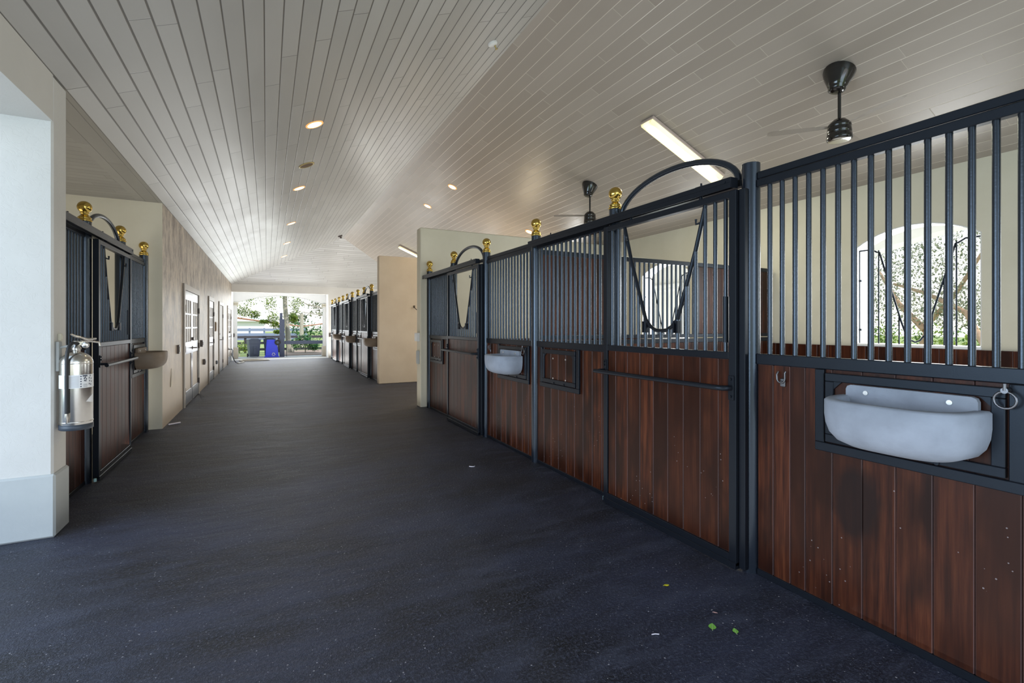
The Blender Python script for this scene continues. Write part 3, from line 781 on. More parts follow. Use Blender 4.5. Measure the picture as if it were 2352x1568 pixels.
def fluorescent(label, x, y, L, wid, rz=0):
    t = on_slope('fluorescent_fixture', label, 'ceiling light', x, y, False)
    bm = nb(); box(bm, -L/2-.01, L/2+.01, -wid/2-.01, wid/2+.01, -.045, -.004, .006); obj('housing', bm, simple('aged_white_housing', (.55, .44, .38), .5), t)
    bm = nb(); h = wid/2
    prism(bm, [(-h, -.045), (h, -.045), (h*.8, -.085), (-h*.8, -.085)], 'x', -L/2, L/2); obj('diffuser', bm, M['tube'], t)
    for xx in (-L*.36, 0.05*L, L*.3):
        bm = nb(); box(bm, xx-.012, xx+.012, h+.008, h+.018, -.06, -.015, .002); obj('clip', bm, M['leafpink'], t)
    return t
fluorescent('long glowing fluorescent fixture above the nearest stall door', 4.84, 4.53, 1.36, .205)
fluorescent('distant fluorescent fixture glowing beyond the wing walls', 4.55, 15.95, 1.3, .16)

def fan(label, x, y, drop, a0):
    z = zr(x)
    t = thing('ceiling_fan', label, 'ceiling fan', (x, y, z))
    R = Matrix.Rotation(math.atan(K)*.6, 4, 'Y')
    bm = nb(); lathe(bm, [(.130, .03), (.132, -.01), (.118, -.06), (.085, -.13), (.075, -.155), (.070, -.16), (.070, -.185), (.045, -.20), (.012, -.20)], n=32, mat=R, cap0=False)
    obj('canopy', bm, M['fan'], t)
    bm = nb(); tube(bm, [(0, 0, -.17), (0, 0, -drop)], .014, 12); obj('downrod', bm, M['fan'], t)
    d = -drop
    bm = nb(); lathe(bm, [(.015, d+.012), (.05, d+.010), (.075, d-.015), (.092, d-.035), (.096, d-.06), (.090, d-.064), (.096, d-.07), (.098, d-.115), (.092, d-.12), (.100, d-.126), (.104, d-.165), (.098, d-.178), (.07, d-.186), (.002, d-.186)], n=32, cap0=False)
    mo = obj('motor', bm, M['fan'], t)
    bm = nb(); lathe(bm, [(.090, d-.183), (.078, d-.190), (.05, d-.192), (.002, d-.192)], n=28, cap0=False); obj('bottom_cap', bm, M['chrome'], mo)
    for k in range(3):
        a = a0+2*PI*k/3
        bm = nb(); ca, sa = math.cos(a), math.sin(a)
        P = lambda r, w, zz: (r*ca-w*sa, r*sa+w*ca, d-.05+zz)
        prof = [(.085, .012), (.16, .03), (.30, .042), (.56, .050), (.60, .03)]
        up = [bm.verts.new(P(r, w, .006)) for r, w in prof]; dn = [bm.verts.new(P(r, -w, -.006)) for r, w in prof]
        for i in range(4): bm.faces.new((up[i], up[i+1], dn[i+1], dn[i]))
        bmesh.ops.solidify(bm, geom=bm.faces[:], thickness=.004)
        obj('blade', bm, M['blade'], t)
    return t
fan('black ceiling fan with bell canopy hanging above the nearest right stall', 4.726, 2.57, .455, .25)
fan('black ceiling fan farther off, above the second right stall', 4.775, 6.49, .455, .55)

# ------------------------------------------------------------------ left wall fittings
def wall_door(n, y0, y1, h, leaves, solid=False):
    t = thing('door_%d' % n, None, None, (XL, y0, 0), 0, kind='structure')
    Wd = y1-y0; m = .09
    bm = nb(); box(bm, -.02, .028, 0, m, 0, h, .004); box(bm, -.02, .028, Wd-m, Wd, 0, h, .004); box(bm, -.02, .028, m, Wd-m, h-m*1.1, h, .004)
    obj('frame', bm, M['doorframe'], t)
    bm = nb(); box(bm, -.02, .012, -.02, 0, 0, h+.0); obj('edge_bead', bm, M['doorbrown'], t)
    lw = (Wd-2*m)/leaves
    for i in range(leaves):
        a, c = m+i*lw+.004, m+(i+1)*lw-.004; top = h-m*1.1-.006
        if solid:
            bm = nb(); box(bm, -.03, .008, a, c, .012, top, .003); lf = obj('leaf', bm, M['doorbrown'], t)
            bm = nb(); box(bm, -.01, .012, a+.0, c, .012, .12); obj('kick_plate', bm, M['doorgrey'], lf)
        else:
            st = min(.11, lw*.14)
            bm = nb()
            box(bm, -.03, .010, a, a+st, .012, top, .003); box(bm, -.03, .010, c-st, c, .012, top, .003)
            for z0, z1 in ((.012, .25), (.90, 1.12), (top-.16, top)): box(bm, -.03, .010, a+st, c-st, z0, z1, .003)
            for k in (1, 2): z = 1.12+(top-.16-1.12)*k/3; box(bm, -.022, .006, a+st, c-st, z-.014, z+.014)
            for k in (1, 2): y = a+st+(c-a-2*st)*k/3; box(bm, -.022, .006, y-.013, y+.013, 1.12, top-.16)
            nl = 4
            for k in range(nl):
                q0 = a+st+(c-a-2*st)*k/nl; q1 = a+st+(c-a-2*st)*(k+1)/nl
                box(bm, -.028, -.004, q0+.008, q1-.008, .25, .90, .006)
            box(bm, -.030, -.024, a+st, c-st, .25, .90)
            lf = obj('leaf', bm, M['doorwhite'], t)
            bm = nb(); box(bm, -.018, -.012, a+st, c-st, 1.12, top-.16); obj('pane', bm, M['glass'], lf)
            bm = nb(); box(bm, .008, .013, a+.02, c-.02, .02, .24); obj('kick_plate', bm, M['doorgrey'], lf)
        for z in (.28, 1.0, h-.42):
            bm = nb(); tube(bm, [(.020, (a-.004) if (i == 0 and leaves > 1) else c+.004, z-.055), (.020, (a-.004) if (i == 0 and leaves > 1) else c+.004, z+.055)], .013, 8); obj('hinge', bm, M['bronze'], lf)
        if i == leaves-1:
            hy = a+.055
            bm = nb(); tube(bm, [(.01, hy, .99), (.07, hy, .99), (.075, hy+.02, .99), (.075, hy+.13, .985)], .011, 8); tube(bm, [(.008, hy, .99), (.018, hy, .99)], .03, 12); obj('handle', bm, M['bronze'], lf)
            bm = nb(); tube(bm, [(.008, hy, 1.16), (.035, hy, 1.16)], .03, 12); obj('deadbolt', bm, M['bronze'], lf)
    return t
wall_door(1, 9.78, 11.85, 2.13, 2)
wall_door(2, 13.70, 15.00, 2.13, 1)
wall_door(3, 16.50, 17.95, 2.13, 1, True)
wall_door(4, 19.95, 21.95, 2.13, 2)

def small_box(name, label, cat, loc, size, mat, axis='x', face=None, fm=None, sgn=1):
    t = thing(name, label, cat, loc)
    a, bb, c = size
    bm = nb()
    if axis == 'x': box(bm, 0, sgn*a, -bb/2, bb/2, -c/2, c/2, .004)
    else: box(bm, -bb/2, bb/2, 0, sgn*a, -c/2, c/2, .004)
    obj('housing', bm, mat, t)
    bm = nb(); q = face or .5
    if axis == 'x': box(bm, sgn*a, sgn*(a+.006), -bb/2*q, bb/2*q, -c/2*q, c/2*q, .001)
    else: box(bm, -bb/2*q, bb/2*q, sgn*a, sgn*(a+.006), -c/2*q, c/2*q, .001)
    obj('cover', bm, fm or mat, t)
    return t
small_box('wall_switch', 'small dark and white wall switch left of the glazed double door', 'switch', (XL, 9.25, 1.03), (.03, .13, .14), M['bronze'], face=.6, fm=M['plastic'])
small_box('wall_mounted_catch', 'brown door catch box right of the nearest glazed double door', 'catch', (XL, 12.08, 1.03), (.06, .12, .14), M['bronze'])
small_box('wall_mounted_plaque', 'tan wooden plaque on the mottled wall right of the second door', 'plaque', (XL, 15.62, 1.38), (.025, .42, .26), M['mahog'], face=.8)
small_box('outlet_cover', 'small brown outlet flap low on the wall right of the double door', 'outlet', (XL, 12.68, .60), (.05, .14, .12), M['bronze'])
small_box('outlet_cover', 'tiny grey outlet flap low on the wall left of the taupe door', 'outlet', (XL, 15.75, .38), (.04, .12, .10), M['doorgrey'])
t = thing('hanging_paper_tag', 'pale hanging paper tag low on the wall left of the double door', 'tag', (XL, 8.66, .60))
bm = nb(); prism(bm, [(-.07, -.10), (.05, -.09), (.0, .12)], 'x', .004, .012); obj('card', bm, M['paper'], t)
bm = nb(); tube(bm, [(.006, 0, .11), (.006, -.01, .17)], .004, 6); obj('string', bm, M['paper'], t)
small_box('wall_mounted_box', 'small dark box on the left porch jamb beyond the doors', 'box', (-1.262, 23.45, 1.0), (.04, .12, .16), M['bronze'])
small_box('wall_mounted_box', 'small dark box on the end wall beside the far right stalls', 'box', (2.46, YE, 1.0), (.04, .10, .16), M['bronze'], axis='y', sgn=-1)
small_box('wall_mounted_box', 'white square control box on the end of the near wing wall', 'box', (2.35, 8.16, 1.21), (.05, .16, .145), M['coil'], sgn=-1, face=.75, fm=M['white'])
small_box('switch_plate', 'pale double-gang plate below the white control box', 'switch', (2.35, 8.16, .86), (.025, .12, .23), M['plinth'], sgn=-1, face=.8)
t = thing('wall_hook', 'small dark hook on the tan wash bay wall', 'hook', (3.27, 11.74, 1.83))
bm = nb(); tube(bm, [(0, 0, .05), (0, -.03, .03), (.03, -.05, -.01), (.05, -.05, -.03)], .010, 8); obj('prong', bm, M['bronze'], t)
bm = nb(); box(bm, -.02, .02, -.008, 0, .02, .08); obj('back_plate', bm, M['bronze'], t)

# hose coiled at the far left
bm = nb(); pts = [(XL+.06, 20.1, .55), (XL+.13, 20.15, .56), (XL+.16, 20.2, .50), (XL+.14, 20.3, .30), (XL+.20, 20.45, .12), (XL+.25, 20.5, .04), (XL+.3, 20.6, .02)]
tube(bm, pts, .016, 8)
tag(obj('garden_hose', bm, M['hose']), 'dark hose hanging from a tap by the last left door', 'hose')
bm = nb(); pts = [(XL+.32, 20.3, .022), (XL+.50, 20.9, .022), (XL+.38, 21.5, .022)]
for k in range(40):
    a = 2*PI*k/16; pts.append((XL+.85+(.55-.004*k)*math.cos(a+PI), 21.7+(.30-.002*k)*math.sin(a+PI), .022+.0012*k))
tube(bm, pts, .018, 8); tag(obj('garden_hose', bm, M['hosewhite']), 'pale hose lying in a loose coil on the floor near the far arch', 'hose')
t = thing('hose_tap', 'small brass-dark tap on the wall above the hose', 'tap', (XL, 20.1, .55))
bm = nb(); tube(bm, [(0, 0, 0), (.06, 0, 0)], .018, 10); obj('spout', bm, M['bronze'], t)
bm = nb(); tube(bm, [(.04, -.05, .05), (.04, .05, .05)], .01, 8); tube(bm, [(.04, 0, 0), (.04, 0, .05)], .008, 8); obj('tap_handle', bm, M['bronze'], t)

# ------------------------------------------------------------------ fire extinguisher on the pier
t = thing('fire_extinguisher', 'stainless steel fire extinguisher hanging on the white pier at the left', 'fire extinguisher', (-1.168, 4.30, .70))
r = .089
bm = nb(); prof = [(r*.98, .035), (r, .04), (r, .455)]+[(r*math.cos(q), .455+.075*math.sin(q)) for q in [PI/2*k/8 for k in range(1, 8)]]+[(.022, .532), (.022, .55)]
lathe(bm, prof, n=40); lathe(bm, [(r, .05), (r+.0025, .054), (r, .058)], n=40, cap0=False, cap1=False); lathe(bm, [(r, .448), (r+.002, .452), (r, .456)], n=40, cap0=False, cap1=False)
obj('cylinder_body', bm, M['chrome'], t)
bm = nb(); lathe(bm, [(r-.004, 0), (r+.002, .004), (r+.002, .036), (r-.004, .038)], n=40); obj('foot_ring', bm, M['navy'], t)
bm = nb(); lathe(bm, [(.026, .545), (.026, .56), (.02, .565), (.02, .60), (.012, .605)], n=16); box(bm, -.02, .05, -.016, .016, .572, .60, .003); v = obj('valve', bm, M['chrome'], t)
bm = nb(); tube(bm, [(-.02, -.03, .650), (.0, -.01, .635), (.05, .045, .612), (.09, .07, .618)], [.006, .009, .010, .007], 8); obj('lever', bm, M['chrome'], v)
bm = nb(); tube(bm, [(.02, .02, .60), (.06, .06, .60), (.10, .085, .59), (.105, .088, .565)], .008, 8); obj('carry_handle', bm, M['chrome'], v)
bm = nb(); lathe(bm, [(.002, -.0), (.02, 0), (.022, .01), (.018, .016), (.002, .016)], c=(.055, -.012, .575), n=16, mat=Matrix.Rotation(PI/2, 4, 'X')); obj('pressure_gauge', bm, M['chrome'], v)
ang = lambda d: (r+.014)
ha = math.radians(-103)
hp = [(.012, -.018, .585), (-.005, -.05, .592), (-.015, -.078, .57), (-.02, -.094, .53)]+[((r+.012)*math.cos(ha), (r+.012)*math.sin(ha), z) for z in (.48, .40, .30, .20, .12)]
bm = nb(); tube(bm, hp, .0105, 10); h = obj('discharge_hose', bm, M['rubber'], t)
bm = nb(); tube(bm, [((r+.012)*math.cos(ha), (r+.012)*math.sin(ha), .12), ((r+.012)*math.cos(ha), (r+.012)*math.sin(ha), .09), ((r+.012)*math.cos(ha), (r+.012)*math.sin(ha), .055)], [.011, .012, .005], 10); obj('nozzle', bm, M['chrome'], h)
def wrap(bm, a0, a1, z0, z1, rr, n=20):
    L = [bm.verts.new((rr*math.cos(a0+(a1-a0)*k/n), rr*math.sin(a0+(a1-a0)*k/n), z0)) for k in range(n+1)]
    U = [bm.verts.new((rr*math.cos(a0+(a1-a0)*k/n), rr*math.sin(a0+(a1-a0)*k/n), z1)) for k in range(n+1)]
    for k in range(n): f = bm.faces.new((L[k], L[k+1], U[k+1], U[k])); f.smooth = True
D = math.radians
bm = nb(); wrap(bm, D(-150), D(15), .285, .375, r+.0012); lb = obj('instruction_label', bm, M['label'], t)
bm = nb()
for k in range(9): wrap(bm, D(-108), D(-66), .294+.0085*k, .2955+.0085*k, r+.0018, 8)
for k in range(5): wrap(bm, D(-62), D(-57), .292+.017*k, .300+.017*k, r+.0018, 3)
wrap(bm, D(-54), D(-36), .362, .372, r+.0018, 6)
for k, (a, z) in enumerate([(-50, .345), (-46, .35), (-42, .34), (-49, .33), (-44, .328), (-30, .345), (-25, .36), (-20, .34), (-28, .325), (-18, .32), (-30, .305), (-22, .30)]): wrap(bm, D(a), D(a+4), z, z+.011, r+.0018, 2)
for k in range(4): wrap(bm, D(-52), D(-36), .292+.006*k, .2935+.006*k, r+.0018, 5)
obj('print', bm, M['ink'], lb)
bm = nb(); L = [bm.verts.new(((r+.0015)*math.cos(D(a)), (r+.0015)*math.sin(D(a)), z)) for a, z in ((-42, .190), (-22, .222), (-2, .240), (-2, .178), (-22, .184))]; bm.faces.new(L); obj('arrow_label', bm, M['label'], t)
bm = nb(); box(bm, -.100, -.082, -.03, .03, .40, .60, .003); tube(bm, [(-.085, 0, .56), (-.01, 0, .575)], .008, 8); obj('hanging_bracket', bm, M['plinth'], t)
small_box('cable_clip_box', 'small pale box on the pier just above the extinguisher', 'box', (XL, 4.33, 1.33), (.018, .03, .05), M['cream'])

# ------------------------------------------------------------------ litter on the floor
def leaf_litter(name, label, cat, x, y, L, Wd, rot, mat, vein=True):
    t = thing(name, label, cat, (x, y, 0), rot)
    bm = nb(); n = 8
    top = [bm.verts.new((L*(k/n-.5), Wd/2*math.sin(PI*(k/n)**.85)+.0002, .0036+.002*abs(k/n-.5))) for k in range(n+1)]
    mid = [bm.verts.new((L*(k/n-.5), 0, .003)) for k in range(n+1)]
    bot = [bm.verts.new((L*(k/n-.5), -Wd/2*math.sin(PI*(k/n)**.85)-.0002, .0036+.002*abs(k/n-.5))) for k in range(n+1)]
    for k in range(n):
        bm.faces.new((mid[k], mid[k+1], top[k+1], top[k])); bm.faces.new((bot[k], bot[k+1], mid[k+1], mid[k]))
    obj('blade', bm, mat, t)
    bm = nb(); tube(bm, [(-L*.6, 0, .003), (L*.4, 0, .0045)], .0011, 6); obj('stem', bm, simple('leaf_midrib', (.40, .50, .22), .5) if vein else mat, t)
leaf_litter('fallen_leaf', 'larger oval green leaf lying on the dark floor', 'leaf', 1.853, 1.566, .050, .034, .75, M['leafgreen'])
leaf_litter('fallen_leaf', 'smaller green leaf beside the larger one on the dark floor', 'leaf', 1.921, 1.495, .040, .025, .95, M['leafgreen'])
leaf_litter('fallen_leaf', 'single small yellow leaf on the floor before the nearest door', 'leaf', 1.927, 1.928, .032, .020, -.35, M['leafyellow'], False)
leaf_litter('fallen_leaf', 'tiny pinkish dry leaf above the two green leaves', 'leaf', 1.956, 1.635, .022, .010, -.9, M['leafpink'], False)
bm = nb(); tube(bm, [(1.560, 1.652, .003), (1.577, 1.647, .0035), (1.592, 1.638, .003)], .0022, 6); tag(obj('straw_stalk', bm, M['straw']), 'short white straw lying on the floor left of the green leaves', 'straw')
bm = nb(); tube(bm, [(XL+.03, 8.25, .008), (XL+.16, 8.33, .012)], .012, 6); tag(obj('paper_scrap', bm, M['straw']), 'small white scrap at the foot of the left wall corner', 'scrap')
bm = nb(); tube(bm, [(1.800, 4.455, .004), (1.815, 4.428, .006), (1.836, 4.420, .006), (1.852, 4.438, .004)], .004, 6); tag(obj('straw_stalk', bm, M['straw']), 'curled pale wood shaving alone in the middle of the dark floor', 'shaving')

# ------------------------------------------------------------------ outside
bm = nb(); box(bm, -60, 80, -40, 140, -.3, -.09); struct('ground', bm, M['lawn'])
bm = nb(); box(bm, -4, 6, YE+.05, 24.9, -.12, -.004); struct('path_apron', bm, M['concrete'])
bm = nb(); box(bm, .66, 3.6, 24.9, 29.5, -.1, .03); tag(obj('mulch_bed', bm, M['mulch']), 'bed of brown mulch around the trunk and bush', 'mulch', kind='stuff')

def leaves(bm, clusters, n, size, rnd):
    ly = bm.loops.layers.float_color.new('tone')
    for i in range(n):
        c, rad = rnd.choice(clusters)
        while True:
            p = Vector((rnd.uniform(-1, 1), rnd.uniform(-1, 1), rnd.uniform(-1, 1)))
            if p.length <= 1: break
        p = p*(.55+.45*rnd.random()); p = Vector((c[0]+p.x*rad[0], c[1]+p.y*rad[1], c[2]+p.z*rad[2]))
        d = Vector((rnd.gauss(0, 1), rnd.gauss(0, 1), rnd.gauss(0, .7))).normalized(); u, v = frame_of(d)
        L = size*rnd.uniform(.6, 1.3); tn = rnd.random()
        f = bm.faces.new([bm.verts.new(p+d*a*L+u*b*L) for a, b in ((-.5, 0), (0, .27), (.55, 0), (0, -.27))])
        for l in f.loops: l[ly] = (tn, tn, tn, 1)
def plant(name, label, cat, base, clusters, n, size, mat, trunks=(), bark='bark', seed=1, tn='trunk'):
    rnd = random.Random(seed)
    t = thing(name, label, cat, base)
    bx = Vector(base)
    bm = nb(); leaves(bm, [(Vector(c)-bx, r) for c, r in clusters], n, size, rnd); obj('foliage', bm, mat, t)
    for k, (pts, rs) in enumerate(trunks):
        bm = nb(); tube(bm, [Vector(p)-bx for p in pts], rs, 8); obj('trunk' if k == 0 else 'branch', bm, M[bark], t)
    return t
plant('shade_tree', 'leafy tree with a pale trunk framed by the far arch', 'tree', (1.0, 27.4, 0),
      [((-.8, 27.0, 2.8), (1.0, .6, .6)), ((-1.5, 26.8, 2.35), (.5, .5, .6)), ((-1.0, 26.9, 2.1), (.45, .4, .4)), ((.15, 26.9, 2.5), (.5, .5, .65)), ((.25, 26.6, 1.75), (.4, .4, .4)), ((1.35, 27.0, 2.5), (.45, .5, .6)), ((.75, 27.2, 3.1), (1.2, .8, .45)), ((-.6, 27.0, 3.2), (1.8, .8, .35)), ((1.9, 27, 3.2), (.7, .6, .25)), ((.4, 26.4, 1.45), (.35, .3, .25)), ((-.55, 26.8, 1.95), (.35, .3, .3)), ((1.2, 26.6, 1.8), (.25, .3, .3)), ((-.1, 26.6, 1.6), (.3, .3, .15)), ((.45, 26.3, 1.1), (.2, .2, .12))],
      9500, .09, M['leaf'], [([(1.1, 27.4, .034), (1.1, 27.4, .12), (1.0, 27.4, .6), (.92, 27.4, 1.4), (.84, 27.4, 2.4), (.80, 27.4, 4.2)], [.19, .18, .14, .115, .105, .09])], seed=3)
plant('leaning_tree', 'tree with bare grey branches entering the far arch from one side', 'tree', (4.6, 29.0, 0),
      [((2.9, 29, 3.5), (.8, .6, .4)), ((2.35, 29, 3.0), (.5, .4, .35)), ((3.4, 29, 3.1), (.4, .4, .3))], 330, .16, M['leaf'],
      [([(4.6, 29, 0), (4.2, 29, 1.5), (3.4, 29, 2.35), (2.7, 29, 3.0), (2.2, 29, 3.6)], [.2, .16, .12, .08, .04]), ([(3.8, 29, 1.95), (3.0, 29, 2.35), (2.0, 29, 2.6), (1.6, 29, 2.8)], [.06, .05, .03, .02]), ([(4.3, 29, 1.7), (3.0, 29, 1.95), (1.8, 29, 2.15)], [.05, .03, .02])], seed=4)
plant('green_bush', 'rounded dark green bush on the mulch right of the slate post', 'bush', (1.75, 26.6, 0),
      [((1.35, 26.6, .5), (.4, .4, .4)), ((1.95, 26.6, .48), (.5, .45, .42)), ((1.7, 26.5, .75), (.45, .4, .3)), ((2.15, 26.5, .35), (.35, .35, .35))], 1500, .12, M['leaf_dark'], [([(1.75, 26.6, .032), (1.75, 26.6, .5)], [.03, .02])], seed=5)
plant('clipped_hedge', 'tall green hedge in the distance beyond the black fence', 'hedge', (4.2, 38.5, 0),
      [((x, 38.5, 1.0), (.8, .5, .95)) for x in (2.1, 3.0, 4.0, 5.0, 6.0)], 2200, .20, M['leaf_dark'], [([(4.2, 38.5, -.1), (4.2, 38.5, 1.2)], [.06, .04])], seed=6)
plant('hazy_tree', 'pale hazy trees rising far behind the hedge', 'tree', (7, 60, 0),
      [((6, 60, 3.4), (2.6, 1, 1.9)), ((9, 60, 3.2), (2.4, 1, 1.8)), ((3, 62, 2.2), (1.8, 1, 1.2))], 1500, .42, M['leaf_pale'], [([(7, 60, -.1), (7, 60, 3)], [.2, .1])], seed=8)
plant('green_bush', 'low sunlit bush behind the bins at the left of the far arch', 'bush', (-1.2, 27.0, 0),
      [((-1.3, 27, .35), (.5, .3, .35)), ((-.9, 27.2, .3), (.4, .3, .3))], 500, .12, M['leaf'], [([(-1.2, 27, -.1), (-1.2, 27, .4)], [.03, .02])], seed=9)

def fence(label, y, x0, x1, zs, hh, mat, posts, tops, th=.05):
    t = thing('board_fence', label, 'fence', (x0, y, 0))
    for z in zs:
        bm = nb(); box(bm, 0, x1-x0, -.02, .02, z-hh/2, z+hh/2); obj('rail', bm, mat, t)
    for x in posts:
        bm = nb(); box(bm, x-x0-th, x-x0+th, .02, .12, -.1, tops); obj('post', bm, mat, t)
fence('black horizontal board fence just beyond the bins', 29.8, -3.6, 8, (.78, .45, .10), .13, M['fence'], [-2.6, -1.05, .6, 2.2, 3.6, 5.4], .85, .06)
fence('long faded blue-grey board fence far across the paddock', 46, -7, 3.2, (1.05, .65, .30), .22, M['fence_far'], [-6, -4.6, -3.5, -2.4, -1.3, -.2, .9, 2.0, 3.0], 1.2, .07)
t = thing('distant_barn', 'pale low building far away behind the blue-grey fence', 'building', (-4.5, 70, 0))
bm = nb(); box(bm, -4.5, 4.2, 0, 4, 0, 2.0); obj('wall', bm, M['building'], t)
bm = nb(); prism(bm, [(-.5, 1.95), (4.5, 1.95), (2, 2.5)], 'x', -4.8, 4.5); obj('roof', bm, M['building'], t)
for x in (-4.0, -2.4, -.8):
    bm = nb(); box(bm, x-.35, x+.35, -.03, 0, .4, 1.6); obj('opening', bm, M['fence_far'], t)
t = thing('horse_walker', 'rust red poles of a horse walker on a pale centre post beyond the fence', 'horse walker', (2.05, 34.5, 0))
bm = nb(); tube(bm, [(0, 0, -.1), (0, 0, .8), (0, 0, 2.2)], [.15, .13, .10], 12); obj('centre_post', bm, M['bark'], t)
for k, (dx, dy_, dz) in enumerate(((-6, 0, .9), (-5.0, 1.6, .7), (5, -.5, .75), (4, 1.3, .55))):
    bm = nb(); tube(bm, [(0, 0, 1.35), (dx, dy_, 1.35+dz)], .034, 8); obj('arm', bm, M['redpipe'], t)

def wheelie_bin(name, label, x, y, rot, w, d, h, mat):
    t = thing(name, label, 'bin', (x, y, 0), rot)
    bm = nb(); a, b_, c, e = w*.40, d*.40, w*.5, d*.5
    lo = [bm.verts.new(p) for p in ((-a, -b_, .03), (a, -b_, .03), (a, b_, .03), (-a, b_, .03))]
    md = [bm.verts.new(p) for p in ((-c*.96, -e*.96, h*.70), (c*.96, -e*.96, h*.70), (c*.96, e*.96, h*.70), (-c*.96, e*.96, h*.70))]
    hi = [bm.verts.new(p) for p in ((-c, -e, h*.72), (c, -e, h*.72), (c, e, h*.72), (-c, e, h*.72))]
    tp = [bm.verts.new(p) for p in ((-c*1.03, -e*1.03, h*.92), (c*1.03, -e*1.03, h*.92), (c*1.03, e*1.03, h*.92), (-c*1.03, e*1.03, h*.92))]
    for A, B in ((lo, md), (md, hi), (hi, tp)):
        for k in range(4): bm.faces.new((A[k], A[(k+1) % 4], B[(k+1) % 4], B[k]))
    bm.faces.new(lo[::-1]); bm.faces.new(tp)
    box(bm, -w*.12, w*.12, -b_-.03-.02, -b_, h*.15, h*.42, .006); box(bm, -w*.14, w*.14, -e*.99, -e*.86, h*.45, h*.60, .01)
    obj('body', bm, mat, t)
    bm = nb(); box(bm, -c*1.08, c*1.08, -e*1.12, e*1.12, h*.92, h*.955, .008); prism(bm, [(-c*.9, h*.955), (c*.9, h*.955), (c*.6, h), (-c*.6, h)], 'y', -e*.8, e*.9); obj('lid', bm, mat, t)
    for s in (-1, 1):
        bm = nb(); tube(bm, [(s*w*.40, e*.8, .08), (s*w*.48, e*.8, .08)], .08, 14); obj('wheel', bm, M['rubber'], t)
    return t
wheelie_bin('wheeled_bin', 'grey wheeled bin standing on its own left of the blue bin', -.53, 24.35, .25, .46, .46, .83, M['bin_grey'])
wheelie_bin('wheeled_bin', 'grey wheeled bin directly behind the blue bin', .12, 24.75, -.1, .46, .46, .85, M['bin_grey'])
# blue bin, upside down with its wheel in the air
t = thing('recycling_bin', 'bright blue recycling bin standing upside down against the slate post', 'bin', (.205, 24.05, 0))
bm = nb()
def ringv(z, x0, x1, y0, y1): return [bm.verts.new(p) for p in ((x0, y0, z), (x1, y0, z), (x1, y1, z), (x0, y1, z))]
L = [ringv(0, -.29, .27, -.24, .24), ringv(.06, -.29, .28, -.24, .24), ringv(.064, -.265, .26, -.22, .22), ringv(.36, -.245, .235, -.20, .20), ringv(.62, -.225, .20, -.185, .185), ringv(.775, -.205, .12, -.17, .17)]
for A, B in zip(L, L[1:]):
    for k in range(4): bm.faces.new((A[k], A[(k+1) % 4], B[(k+1) % 4], B[k]))
bm.faces.new(L[0][::-1]); bm.faces.new(L[-1])
bmesh.ops.bevel(bm, geom=[e for e in bm.edges if abs(e.verts[0].co.z-e.verts[1].co.z) > .1], offset=.04, segments=3, affect='EDGES')
obj('body', bm, M['bin_blue'], t)
bm = nb(); box(bm, -.31, .29, -.26, .26, .0, .025, .008); obj('lid', bm, M['bin_blue'], t)
bm = nb(); tube(bm, [(.225, -.225, .655), (.225, -.145, .655)], .125, 24); wv = obj('wheel', bm, M['rubber'], t)
bm = nb(); tube(bm, [(.225, -.235, .655), (.225, -.225, .655)], .05, 14); obj('hub', bm, M['bin_grey'], wv)
bm = nb(); yv = -.226     # white recycling triangle of three bent arrows over a short bar, printed upside down
for k in range(3):
    a = PI/2+PI+2*PI*k/3; c0, s0 = math.cos(a), math.sin(a)
    def Q(u, v, c0=c0, s0=s0): return (.06+1.25*(u*c0-v*s0), yv-.004, .125+1.25*(u*s0+v*c0))
    for poly in ([(.030, -.045), (.048, -.045), (.048, .012), (.030, .012)], [(.020, .012), (.058, .012), (.039, .042)]):
        bm.faces.new([bm.verts.new(Q(*p)) for p in poly])
box(bm, .02, .10, yv-.006, yv-.002, .195, .205)
obj('recycling_mark', bm, M['label'], t)
t = thing('gate_post', 'tall slate-blue square timber post at the far arch beside the blue bin', 'post', (.61, 24.1, 0))
bm = nb(); box(bm, -.10, .10, -.09, .09, -.1, 1.70, .006); obj('main_timber', bm, M['slate'], t)
bm = nb(); box(bm, -.09, .02, -.05, .05, 1.70, 1.98, .004); obj('upper_timber', bm, M['slate'], t)
t = thing('gate_rail', 'slate-blue horizontal rail running right from the tall square post', 'rail', (.72, 24.12, 0))
bm = nb(); box(bm, 0, 2.6, -.03, .03, .56, .72, .004); obj('plank', bm, M['slate'], t)
bm = nb(); box(bm, 2.5, 2.6, .03, .13, -.1, .8); obj('stub_post', bm, M['slate'], t)
bm = nb(); tube(bm, [(.80, 24.2, -.05), (.80, 24.2, 1.4)], .011, 8); tag(obj('steel_stake', bm, M['rubber']), 'thin dark stake between the slate post and the tree trunk', 'stake')

